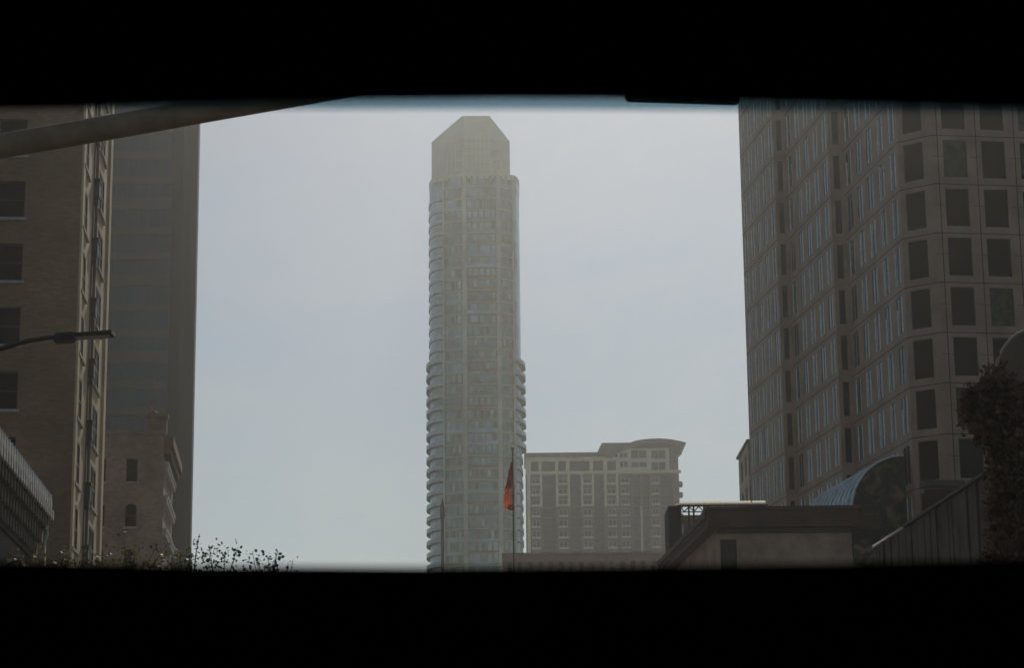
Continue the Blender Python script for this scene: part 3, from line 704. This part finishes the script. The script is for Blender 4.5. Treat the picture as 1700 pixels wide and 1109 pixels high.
# street level lobby opening on the front
mb = MB(); FF.box(mb, FF.U(1528, 840), FF.U(1592, 840), -1.6, -.02, FF.Z(1570, 812), FF.Z(1570, 803)); mb.build('entrance_canopy', M_metal, root)
mb = MB(); FF.box(mb, FF.U(1536, 850), FF.U(1590, 850), -.06, -.02, 1, FF.Z(1570, 813)); mb.build('entrance_glazing', M_glass, root)

# barrel vault awning on bay 3
F3, L3 = left_face(K0, E3)
ucorner = F3.U(1502, 800)
rb = 94 * F3.p(ucorner, 0, 0).y / 3862
zA = F3.Z(1502, 757) - rb
a0 = ucorner - 14.5; 
root = thing('barrel_awning', 'barrel vaulted street awning with ribbed glass coloured with blue skylight and dark patterned end panel', 'awning', tuple(F3.p(ucorner - 6, -2, 0)))
M_agl = mat('awning glass', (.42, .62, .70), rough=.25, spec=.9, scale=1.2, var=.35)  # bluish skylight on the vault is put into the glass colour
nseg = 14
def arc(t): a = R(90 * t); return (-rb * math.sin(a) , zA + rb * math.cos(a))     # (d, z), t 0 wall top, 1 outer low
mb = MB()
for k in range(nseg):
    (d0, z0), (d1, z1) = arc(k / nseg), arc((k + 1) / nseg)
    P = F3.p; mb.hexa([P(a0, d0 + .05, z0 - .05), P(ucorner, d0 + .05, z0 - .05), P(ucorner, d1 + .05, z1 - .05), P(a0, d1 + .05, z1 - .05), P(a0, d0, z0), P(ucorner, d0, z0), P(ucorner, d1, z1), P(a0, d1, z1)])
mb.build('glass_vault', M_agl, root)
for j in range(12):
    u = a0 + (ucorner - a0) * j / 11; mb = MB(); mb.tube([F3.p(u, arc(k / nseg)[0] * 1.012, arc(k / nseg)[1] + .03) for k in range(nseg + 1)], .10, 6)
    mb.build('rib', mat('pale rib', (.8, .82, .8), rough=.5), root)
mb = MB()
for t in (.35, .6, .85): mb.tube([F3.p(a0, arc(t)[0] * 1.01, arc(t)[1] + .02), F3.p(ucorner, arc(t)[0] * 1.01, arc(t)[1] + .02)], .03, 6)
mb.build('purlin', MATS['pale rib'], root)
mp_ = mat('dark floral print', (.018, .016, .012), rough=.8, scale=1.1, col2=(.006, .006, .005))
def print_mat():
    m = bpy.data.materials.new('faded leaf print'); m.use_nodes = True; t = m.node_tree; b = t.nodes['Principled BSDF']; b.inputs['Roughness'].default_value = .8
    tc = t.nodes.new('ShaderNodeTexCoord'); n = t.nodes.new('ShaderNodeTexNoise'); n.inputs['Scale'].default_value = .8; n.inputs['Detail'].default_value = 6; n.inputs['Distortion'].default_value = 1.6
    t.links.new(tc.outputs['Object'], n.inputs['Vector']); r = t.nodes.new('ShaderNodeValToRGB'); t.links.new(n.outputs['Fac'], r.inputs[0])
    e = r.color_ramp.elements; e[0].position = .42; e[0].color = (.008, .008, .007, 1); e[1].position = .7; e[1].color = (.34, .15, .10, 1)
    x = e.new(.52); x.color = (.03, .035, .014, 1); x = e.new(.6); x.color = (.11, .10, .035, 1)
    t.links.new(r.outputs[0], b.inputs['Base Color']); return m
mb = MB(); pr = [(0, zA - 5), (0, zA + rb)] + [arc(k / nseg) for k in range(1, nseg + 1)] + [(-rb, zA - 5)]
n = len(pr)
for u in (ucorner + .02, ucorner + .15): mb.v += [tuple(F3.p(u, d, z)) for d, z in pr]
mb.f += [tuple(range(n)), tuple(reversed(range(n, 2 * n)))]; mb.m += [0, 0]
for j in range(n): mb.f.append((j, (j + 1) % n, n + (j + 1) % n, n + j)); mb.m.append(0)
mb.build('end_panel', print_mat(), root)
mb = MB(); F3.box(mb, a0, ucorner, -rb, -rb + .2, zA - .35, zA); mb.build('gutter', M_metal, root)
mb = MB()
for u in (a0 + .2, (a0 + ucorner) / 2, ucorner - .2): mb.tube([F3.p(u, -rb + .1, 0), F3.p(u, -rb + .1, zA - .3)], .12, 8)
mb.build('post', M_metal, root)

# ------------------------------------------------------------------ mansard building beyond the office block
q = at(1226, 765, 250)
root = thing('mansard_building', 'narrow building with dark mansard roof peeking out left of the office block', 'building', (q.x + 5, 255, 0))
GF = Face((q.x + 1.75, 250), 90); GL = Face((q.x, 268), 174.3)
zb_ = q.z; 
ga = Vector((at(1226, 765, 262).x, 262, 0)); gb = Vector((at(1243, 765, 250).x, 250, 0))
GL = Face((ga.x, ga.y), math.degrees(math.atan2(gb.x - ga.x, gb.y - ga.y))); Lg = (gb - ga).length
zb_ = at(1226, 763, 262).z
ww = [(Lg * a, Lg * b, z, z + 2.3) for a, b in ((.2, .4), (.6, .8)) for z in [zb_ - 3.3 - 3.6 * k for k in range(5)]]
mb = MB(); GL.wall(mb, 0, Lg, 0, zb_, ww); mb.build('wall', M_gran, root)
for w_ in ww: GL.window(root, w_, fm=M_pframe, gm=M_glass2, nx=2, nz=1)
gc = gb + Vector((14, 2, 0)); gd = ga + Vector((14, 2, 0))
mb = MB(); mb.prism([(p.x, p.y) for p in (gb + Vector((.6, .1, 0)), gc, gd, ga + Vector((.6, 0, 0)))], 0, zb_ - .05); mb.build('body', M_gran, root)
mb = MB(); po = [(gb.x - .2, gb.y - .3), (gc.x, gc.y - .3), (gd.x, gd.y + .2), (ga.x - .25, ga.y + .2)]
pi_ = [(gb.x + .3, gb.y + .5), (gc.x, gc.y), (gd.x, gd.y - .6), (ga.x + .6, ga.y - .6)]; pj = [(gb.x + 1.7, gb.y + 1.5), (gc.x, gc.y), (gd.x, gd.y - 1.6), (ga.x + 2.0, ga.y - 1.6)]
mb.prism(po, zb_, zb_ + .25); mb.prism(pi_, zb_ + .25, zb_ + 1.5, pj) ; mb.prism(pj, zb_ + 1.5, zb_ + 2.0); mb.build('mansard_roof', mat('dark slate', (.03, .028, .027), rough=.6, scale=2), root)

# ------------------------------------------------------------------ low brown shop building, right of centre
DL = 110
k0 = at(1225, 880, DL)
WF = Face((k0.x, DL), 90); WS_az = -3.2
WL = None
root = thing('shop_building', 'low brown building with a wide dark roof fascia in front of the office block', 'building', (k0.x + 5, DL + 8, 0))
LW = at(1414, 880, DL).x - k0.x
zf1, zf0 = WF.Z(1300, 849), WF.Z(1300, 877)
M_fas = mat('dark brown fascia', (.10, .045, .026), rough=.7, scale=1)
M_plas = mat('brown render', (.46, .29, .195), scale=.7, bump=.2)
# angled side: from corner (px 1190) away-left to px 1108
ks = at(1192, 880, DL)
e_ = Vector((math.sin(R(WS_az)), math.cos(R(WS_az)), 0)); sideL = 20.0
SA = Face((ks.x + e_.x * sideL, ks.y + e_.y * sideL), WS_az + 180)
wq = [(WF.U(1196, 910), WF.U(1223, 910), .2, WF.Z(1210, 896))]
mb = MB(); WF.wall(mb, ks.x - k0.x, LW, 0, zf0, wq, .35); mb.build('front_wall', M_plas, root)
sw = [(u, u + 1.1, zf0 - 3.6, zf0 - 1.5) for u in (3, 6.2, 9.4, 12.6, 15.6)]
mb = MB(); SA.wall(mb, 0, sideL, 0, zf0, sw, .35); mb.build('side_wall', M_plas, root)
for q in sw: SA.window(root, q, nx=2)
m = MB(); g_ = MB(); q = wq[0]; WF.box(m, q[0], q[0] + .1, .1, .2, q[2], q[3]); WF.box(m, q[1] - .1, q[1], .1, .2, q[2], q[3]); WF.box(m, q[0] + .1, q[1] - .1, .1, .2, q[3] - .1, q[3]); WF.box(m, q[0] + .35, q[0] + .4, .1, .2, q[2], q[3] - .1)
o = m.build('door', mat('dark red paint', (.05, .02, .015), rough=.5), root); WF.box(g_, q[0] + .1, q[1] - .1, .14, .16, q[2], q[3] - .1); g_.build('pane', mat('maroon door panel', (.035, .018, .014), rough=.4), o)
# fascia front: bands stepping, side continues
mb = MB(); ov = .55
WF.box(mb, ks.x - k0.x - ov, LW + .3, -ov, 8, zf0 + .0, zf1); WF.box(mb, ks.x - k0.x - ov - .12, LW + .4, -ov - .12, 8, zf1, zf1 + .16)
mb.build('front_fascia', M_fas, root)
mb = MB(); SA.box(mb, 0, sideL - .1, -ov, 8, zf0 + .01, zf1 - .3); SA.box(mb, 0, sideL - .1, -ov - .1, 8, zf1 - .3, zf1 - .02); mb.build('side_fascia', M_fas, root)
mb = MB(); SA.box(mb, 0, sideL - .1, -ov - .13, -ov - .09, zf0 + .3, zf0 + .38); mb.build('fascia_trim', mat('brown trim', (.11, .08, .06)), root)
mb = MB(); WF.box(mb, ks.x - k0.x - .1, LW, -.12, 0, zf0 - .25, zf0); mb.build('soffit_trim', M_metal, root)
mb = MB(); pc = [(ks.x + .6, DL + .6), (k0.x + LW - .3, DL + .6), (k0.x + LW - .3, DL + 18), (ks.x + .6 + e_.x * 18, DL + 18)]; mb.prism(pc, 0, zf0 - .1); mb.build('interior_core', M_core, root)
mb = MB(); WF.box(mb, LW - .02, LW, 0, 18, 0, zf0); mb.build('end_wall', M_plas, root)

# sunlit flat roof canopy with trusses just behind it
DC = 132
root = thing('steel_canopy', 'steel framed glass canopy with a bright sunlit flat roof edge', 'canopy', (at(1200, 900, DC).x, DC + 3, 0))
HC = Face((at(1127, 840, DC).x, DC), 90); hx = lambda px, py=840: HC.U(px, py); hz = lambda py: HC.Z(1180, py)
LC = hx(1272)
mb = MB()
mb.face([HC.p(0, 0, hz(838)), HC.p(LC, 0, hz(838)), HC.p(LC, 0, hz(837.5)), HC.p(0, 0, hz(837.5))])
for k in range(6):      # tilted translucent roof panels facing the street
    a_, b_ = LC * k / 6 + .03, LC * (k + 1) / 6 - .03
    mb.hexa([HC.p(a_, 0, hz(838.3)), HC.p(b_, 0, hz(838.3)), HC.p(b_, 3.5, hz(838.3) + .5), HC.p(a_, 3.5, hz(838.3) + .5), HC.p(a_, 0, hz(838.3) + .1), HC.p(b_, 0, hz(838.3) + .1), HC.p(b_, 3.5, hz(838.3) + .6), HC.p(a_, 3.5, hz(838.3) + .6)])
mt = bpy.data.materials.new('white translucent sheet'); mt.use_nodes = True; tt = mt.node_tree; b_ = tt.nodes['Principled BSDF']; b_.inputs['Base Color'].default_value = (.85, .82, .72, 1); b_.inputs['Roughness'].default_value = .6
tl = tt.nodes.new('ShaderNodeBsdfTranslucent'); tl.inputs[0].default_value = (1, .97, .9, 1); ms = tt.nodes.new('ShaderNodeMixShader'); ms.inputs[0].default_value = .95
tt.links.new(b_.outputs[0], ms.inputs[1]); tt.links.new(tl.outputs[0], ms.inputs[2]); tt.links.new(ms.outputs[0], tt.nodes['Material Output'].inputs['Surface'])
# upright translucent panels added along the front so backlight whitens the roof edge
for k in range(6):
    a_, b_ = LC * k / 6 + .03, LC * (k + 1) / 6 - .03; HC.box(mb, a_, b_, -.03, -.005, hz(838.2), hz(832.6))
mb.build('backlit_roof_sheet', mt, root)
mb = MB(); HC.box(mb, -.1, LC + .1, -.02, .12, hz(841), hz(838.4)); HC.box(mb, -.1, LC, .0, .1, hz(850.5), hz(849))
HC.box(mb, hx(1146), hx(1166), .0, .1, hz(866), hz(864.5))
for px in (1128, 1142, 1150, 1167, 1190): HC.box(mb, hx(px), hx(px) + .1, 0, .1, hz(900), hz(840))
n_ = 9
for k in range(n_):
    a_, b_ = hx(1128) + (hx(1200) - hx(1128)) * k / n_, hx(1128) + (hx(1200) - hx(1128)) * (k + 1) / n_
    p, q = ((a_, hz(849)), (b_, hz(841))) if k % 2 else ((a_, hz(841)), (b_, hz(849)))
    mb.tube([HC.p(p[0], .05, p[1]), HC.p(q[0], .05, q[1])], .035, 5)
mb.build('truss', M_metal, root)
mb = MB(); HC.box(mb, hx(1112, 920), hx(1129), .15, 3.8, 0, hz(839)); mb.build('end_pier', mat('dark concrete', (.045, .04, .035)), root)
mb = MB(); HC.box(mb, hx(1129), hx(1272), 3.6, 3.8, 0, hz(841)); mb.build('rear_wall', mat('olive render', (.17, .145, .085), scale=1), root)
mb = MB(); HC.box(mb, hx(1131), hx(1134), -.05, .05, hz(905), hz(870)); mb.build('downpipe', M_lt, root)

# ------------------------------------------------------------------ corrugated wall building, lower right
w1 = at(1455, 908, 51); w0 = at(1643, 790, 40.6)
az_w = math.degrees(math.atan2(w0.x - w1.x, w0.y - w1.y)); VF = Face((w1.x, w1.y), az_w); Lv = (Vector((w0.x, w0.y, 0)) - Vector((w1.x, w1.y, 0))).length
zv = (w1.z + w0.z) / 2; print('wall tops', w1, w0)
root = thing('corrugated_shed', 'grey brown shed wall of vertical boards with a bright top edge, lower right', 'shed', (w0.x + 2, 46, 0))
M_cor = mat('weathered boards', (.17, .12, .083), scale=1.2, var=.35, bump=.2)
mb = MB(); nb = 40; rnd = random.Random(9)
for k in range(nb):
    a_, b_ = Lv * k / nb, Lv * (k + 1) / nb; VF.box(mb, a_ + .01, b_ - .01, -.03 - rnd.random() * .05, .1, 0, zv)
mb.build('board_wall', M_cor, root)
mb = MB(); VF.box(mb, .02, Lv, .1, 5, 0, zv - .03); mb.build('body', M_cor, root)
mb = MB(); mb.tube([VF.p(-.05, -.06, zv + .03), VF.p(Lv * .32, -.06, zv + .02)], .03, 14); mb.build('glint_cap', mat('bright glint metal', (.9, .86, .76), rough=.38, metal=1, var=.05), root, True)  # edge tube shaped and brightened to catch a sun glint on this stretch
mb = MB(); VF.box(mb, Lv * .32, Lv, -.11, 5, zv, zv + .06); mb.build('roof_edge', M_metal, root)

# ------------------------------------------------------------------ round ornament behind the right tree
DO = 33
root = thing('round_sign', 'dark round sign with a faint pale rim at the right edge', 'sign', (at(1722, 640, DO).x, DO, 0))
c = at(1722, 640, DO); r = 72 * DO / 3800
mb = MB(); ring = [c + Vector((r * math.cos(R(k * 7.5)), 0, 1.35 * r * math.sin(R(k * 7.5)))) for k in range(49)]; mb.tube(ring, .03, 8); mb.build('rim', mat('dull rim', (.40, .31, .21)), root, True)
mb = MB(); n = 48
for y in (-.03, .03): mb.v += [tuple(c + Vector((r * .98 * math.cos(R(k * 7.5)), y, 1.35 * r * .98 * math.sin(R(k * 7.5))))) for k in range(n)]
mb.f += [tuple(range(n)), tuple(reversed(range(n, 2 * n)))]; mb.m += [0, 0]
for j in range(n): mb.f.append((j, n + j, n + (j + 1) % n, (j + 1) % n)); mb.m.append(0)
mb.build('disc', mat('dark disc', (.20, .14, .095)), root)
mb = MB(); mb.tube([(c.x, DO + .1, 0), (c.x, DO + .1, c.z - r)], .12); mb.build('post', M_metal, root)

# ------------------------------------------------------------------ trees
def leaf_mat(name, col, col2, ro=.5, sp=.5):
    m = mat(name, col, rough=ro, scale=6, col2=col2, spec=sp); return m
M_leafd = leaf_mat('dark leaf', (.05, .06, .03), (.022, .03, .015)); M_leafs = leaf_mat('sunlit olive leaf', (.20, .18, .06), (.05, .055, .022)); M_leafr = leaf_mat('brown dark leaf', (.22, .13, .085), (.06, .04, .025), .9, .05)  # yellowish leaf colour brightened to show sunlit flecks
backlit(M_leafs, .4); backlit(M_leafd, .3)
M_bark = mat('bark', (.06, .05, .04), scale=5, bump=.5)
def tree(name, label, base, top, spread, nleaf, lsize, lm, z0f=.45, seed=1, group=None, cat='tree', twigs=30, dens=1.0):
    rn = random.Random(seed); bx, by = base; root = thing(name, label, cat, (bx, by, 0), group)
    tr = MB(); tr.tube([(bx, by, 0), (bx + .05, by, top * .3), (bx - .03, by, top * .62), (bx, by, top * .8)], [.11 * top / 5, .08 * top / 5, .05 * top / 5, .02], 8); tips = []
    for k in range(twigs):
        t = rn.uniform(z0f - .06, z0f + .06); a = rn.uniform(0, 6.28); st = Vector((bx, by, top * t)); l = spread * rn.uniform(.45, 1.0)
        hz_ = min(top - .02, top * t + (top * (1 - t)) * (rn.uniform(.2, 1.0) if l > spread * .6 else rn.uniform(.55, 1.0))); en = Vector((bx + math.cos(a) * l, by + math.sin(a) * l, hz_)); mid = (st + en) / 2 + Vector((0, 0, .12 * rn.random()))
        tr.tube([st, mid, en], [.010, .006, .003], 5); tips.append((st, mid, en))
    tr.build('trunk', M_bark, root, True)
    cr = MB()
    for k in range(nleaf):
        st, mid, en = rn.choice(tips); f = rn.random() ** .6
        p = (mid.lerp(en, f) if rn.random() < .75 else st.lerp(mid, .5 + f / 2)); s_ = lsize * 3
        p = p + Vector((rn.gauss(0, s_ * .8), rn.gauss(0, s_ * .8), rn.gauss(0, s_ * .5))) * dens
        d = Vector((rn.gauss(0, 1), rn.gauss(0, 1), rn.gauss(.2, .7))).normalized(); e = d.cross(Vector((rn.gauss(0, 1), rn.gauss(0, 1), rn.gauss(0, 1)))).normalized()
        l = lsize * rn.uniform(.7, 1.3); wd = l * .42; cr.face([p, p + d * l * .5 + e * wd, p + d * l, p + d * l * .5 - e * wd])
    cr.build('crown', lm, root); return root
DB = 25
def bz(px, py): return at(px, py, DB)
specs = [(40, 912, 1.0, 750, 'M', 'sunlit leafy shrub top under the bracketed cornice'), (78, 892, .6, 420, 'M', 'sunlit shrub tip left of the sunlit narrow wall'), (150, 918, .9, 600, 'M', 'low sunlit shrub at the foot of the sunlit narrow wall'),
         (215, 900, .8, 520, 'M', 'leafy shrub beneath the arched brick windows'), (275, 910, .7, 500, 'M', 'shrub at the foot of the dark slab tower'),
         (350, 882, .52, 800, 'D', 'dark leafy shrub standing against the pale sky beside the slab tower'), (446, 912, .36, 380, 'D', 'smallest dark shrub tips alone against the sky')]
for i, (px, py, sp, nl, kk, lb) in enumerate(specs):
    q = bz(px, py); by = DB + (i % 3) * .5
    tree('shrub', lb, (q.x, by), q.z, sp * .62, nl, .045 if kk == 'M' else .042, M_leafs if kk == 'M' else M_leafd, z0f=.80, seed=20 + i, group='shrubs along the lower left edge', cat='shrub', twigs=22 if kk == 'M' else 16, dens=.75)
# the tall lone stalk by the slab tower
q = bz(329, 879); tree('shrub', 'thin leafy stalk rising beside the edge of the slab tower', (q.x, DB - .4), q.z, .09, 60, .032, M_leafd, z0f=.78, seed=50, group='shrubs along the lower left edge', cat='shrub', twigs=7, dens=.35)
q = bz(480, 922); tree('shrub', 'low bent twig at the right end of the shrubs', (q.x - .1, DB + .3), q.z, .2, 60, .03, M_leafd, z0f=.8, seed=51, group='shrubs along the lower left edge', cat='shrub', twigs=7, dens=.5)
# dark tree, right edge
def bigtree():
    rn = random.Random(77); D = 31; c = at(1700, 800, D); top = at(1680, 600, D).z
    root = thing('tree', 'dense dark brown leaved tree at the right edge', 'tree', (c.x, D, 0))
    tr = MB(); tr.tube([(c.x, D, 0), (c.x + .05, D, 2), (c.x, D, top * .7)], [.2, .16, .07], 10)
    lobes = [(1636, 690, 30), (1662, 655, 34), (1690, 700, 48), (1618, 664, 15), (1680, 770, 40), (1676, 830, 34), (1700, 880, 52), (1672, 930, 36), (1720, 800, 60), (1648, 720, 24), (1740, 900, 60)]
    cs = [(at(px, py, D), pr * D / 3862) for px, py, pr in lobes]
    for p, rad in cs:
        for k in range(7):
            d = Vector((rn.gauss(0, 1), rn.gauss(0, 1), rn.gauss(.3, 1))).normalized() * rad * .9; st = Vector((c.x, D, max(1.5, p.z - .5))); tr.tube([st, (st + p) / 2 + Vector((0, 0, .05)), p, p + d], [.05, .04, .02, .006], 5)
    tr.build('trunk', M_bark, root, True)
    cr = MB()
    for p0, rad in cs:
        for k in range(int(26000 * rad * rad / .5 / 3) + 250):
            d0 = Vector((rn.gauss(0, 1), rn.gauss(0, 1), rn.gauss(0, 1))).normalized(); n0 = noise.noise((p0 + d0 * rad) * 5); p = p0 + d0 * rad * (.25 + .75 * rn.random() ** .6) * (1 + .7 * n0) + Vector((rn.gauss(0, .05), rn.gauss(0, .05), rn.gauss(0, .06)))
            d = (d0 + Vector((rn.gauss(0, .7), rn.gauss(0, .7), rn.gauss(0, .7)))).normalized(); e = d.cross(Vector((rn.gauss(0, 1), rn.gauss(0, 1), rn.gauss(0, 1)))).normalized(); l = rn.uniform(.05, .11)
            cr.face([p, p + d * l * .5 + e * l * .32, p + d * l, p + d * l * .5 - e * l * .32])
    cr.build('crown', M_leafr, root)
bigtree()

# ------------------------------------------------------------------ the car round the camera
root = thing('car', 'black car cabin framing the view, roof lining above and dashboard below', 'car', (0, 0, 0))
def edge_pts(pys, dist):           # header or dashboard edge across the cabin, curving like the screen
    out = []
    for px, py in pys:
        r = ray(px, py); out.append(Vector((0, 0, CAMZ)) + r * (dist / r.y))
    return out
hd = edge_pts([(-2200, 330), (-900, 235), (-200, 192), (0, 181), (200, 175), (420, 168), (600, 165), (850, 163), (1050, 164), (1300, 168), (1500, 173), (1700, 178), (1900, 186), (2600, 235), (3900, 330)], 1.15)
mb = MB()
for a_, b_ in zip(hd[:-1], hd[1:]):       # roof: thick lip, then lining running back over the camera
    u = Vector((0, 0, 1)); mb.hexa([a_, b_, b_ + Vector((0, -.06, .06)), a_ + Vector((0, -.06, .06)), a_ + Vector((0, .03, .05)), b_ + Vector((0, .03, .05)), b_ + Vector((0, -.05, .12)), a_ + Vector((0, -.05, .12))])
    mb.face([a_ + Vector((0, -.05, .06)), b_ + Vector((0, -.05, .06)), Vector((b_.x, -1.4, 1.5)), Vector((a_.x, -1.4, 1.5))])
    mb.face([a_ + Vector((0, -.04, .12)), Vector((a_.x, -1.4, 1.56)), Vector((b_.x, -1.4, 1.56)), b_ + Vector((0, -.04, .12))])
mb.build('headliner', M_black, root)
ds = edge_pts([(-2200, 953), (-900, 938), (-200, 931), (0, 933), (300, 939), (700, 942), (1000, 940), (1350, 936), (1700, 929), (2600, 922), (3200, 922)], .95)
mb = MB()
for a_, b_ in zip(ds[:-1], ds[1:]):
    D1 = Vector((0, .5, -.06)); mb.face([a_, b_, b_ + D1, a_ + D1]); la = Vector((a_.x, a_.y - .1, a_.z - .08)); lb = Vector((b_.x, b_.y - .1, b_.z - .08)); mb.face([la, lb, b_, a_])
    mb.face([Vector((a_.x, a_.y - .12, .45)), Vector((b_.x, b_.y - .12, .45)), lb, la])
    mb.face([a_ + D1, b_ + D1, Vector((b_.x, b_.y + .5, .3)), Vector((a_.x, a_.y + .5, .3))])
mb.build('dashboard', M_black, root)
mb = MB(); mb.box(-.85, .95, -1.4, 1.7, .25, .3); mb.build('floor_pan', M_black, root)
for s_ in (-1, 1):
    x = .05 + s_ * .85; mb = MB(); mb.box(x - .04, x + .04, -1.4, 1.5, .3, 1.1); mb.build('door', M_black, root)
    mb = MB(); mb.tube([(x, 1.75, 1.1), (x - s_ * .06, 1.0, hd[3].z + .06), (x - s_ * .1, .6, 1.5)], [.05, .045, .04], 8); mb.build('pillar', M_black, root, True)
mb = MB(); mb.box(-.85, .95, -1.45, -1.4, .25, 1.56); mb.build('rear_panel', M_black, root)
mb = MB(); lo_ = [Vector((p.x, 1.86, 1.02)) for p in hd]
for i in range(len(hd) - 1): mb.face([lo_[i], lo_[i + 1], hd[i + 1] + Vector((0, .02, .02)), hd[i] + Vector((0, .02, .02))])
sc = mb.build('windscreen', clear_mat('clear glass', (1, 1, 1)), root)
def band(lo_py, dist, m, name):
    mb = MB(); lp = edge_pts([(p, lo_py(p)) for p in (-2200, -900, 0, 300, 600, 850, 1100, 1400, 1700, 2600, 3900)], dist + .01); up = [v + Vector((0, -.012, .03)) for v in lp]
    for i in range(len(lp) - 1): mb.face([lp[i], lp[i + 1], up[i + 1], up[i]])
    return mb.build(name, m, sc)
band(lambda p: 181 + max(0, (p - 850) / 850) * 6, 1.15, clear_mat('blue shade band glass', (.20, .32, .38)), 'shade_band')

# ------------------------------------------------------------------ haze
mb = MB(); mb.box(-260, 260, -12, 760, -1, Zt(195) + 6)
hm = bpy.data.materials.new('haze air'); hm.use_nodes = True; t = hm.node_tree; t.nodes.remove(t.nodes['Principled BSDF'])
v = t.nodes.new('ShaderNodeVolumePrincipled'); v.inputs['Color'].default_value = (.96, .95, .89, 1); v.inputs['Density'].default_value = .00023; v.inputs['Anisotropy'].default_value = .8
t.links.new(v.outputs[0], t.nodes['Material Output'].inputs['Volume'])
tag(mb.build('haze', hm), kind='stuff')
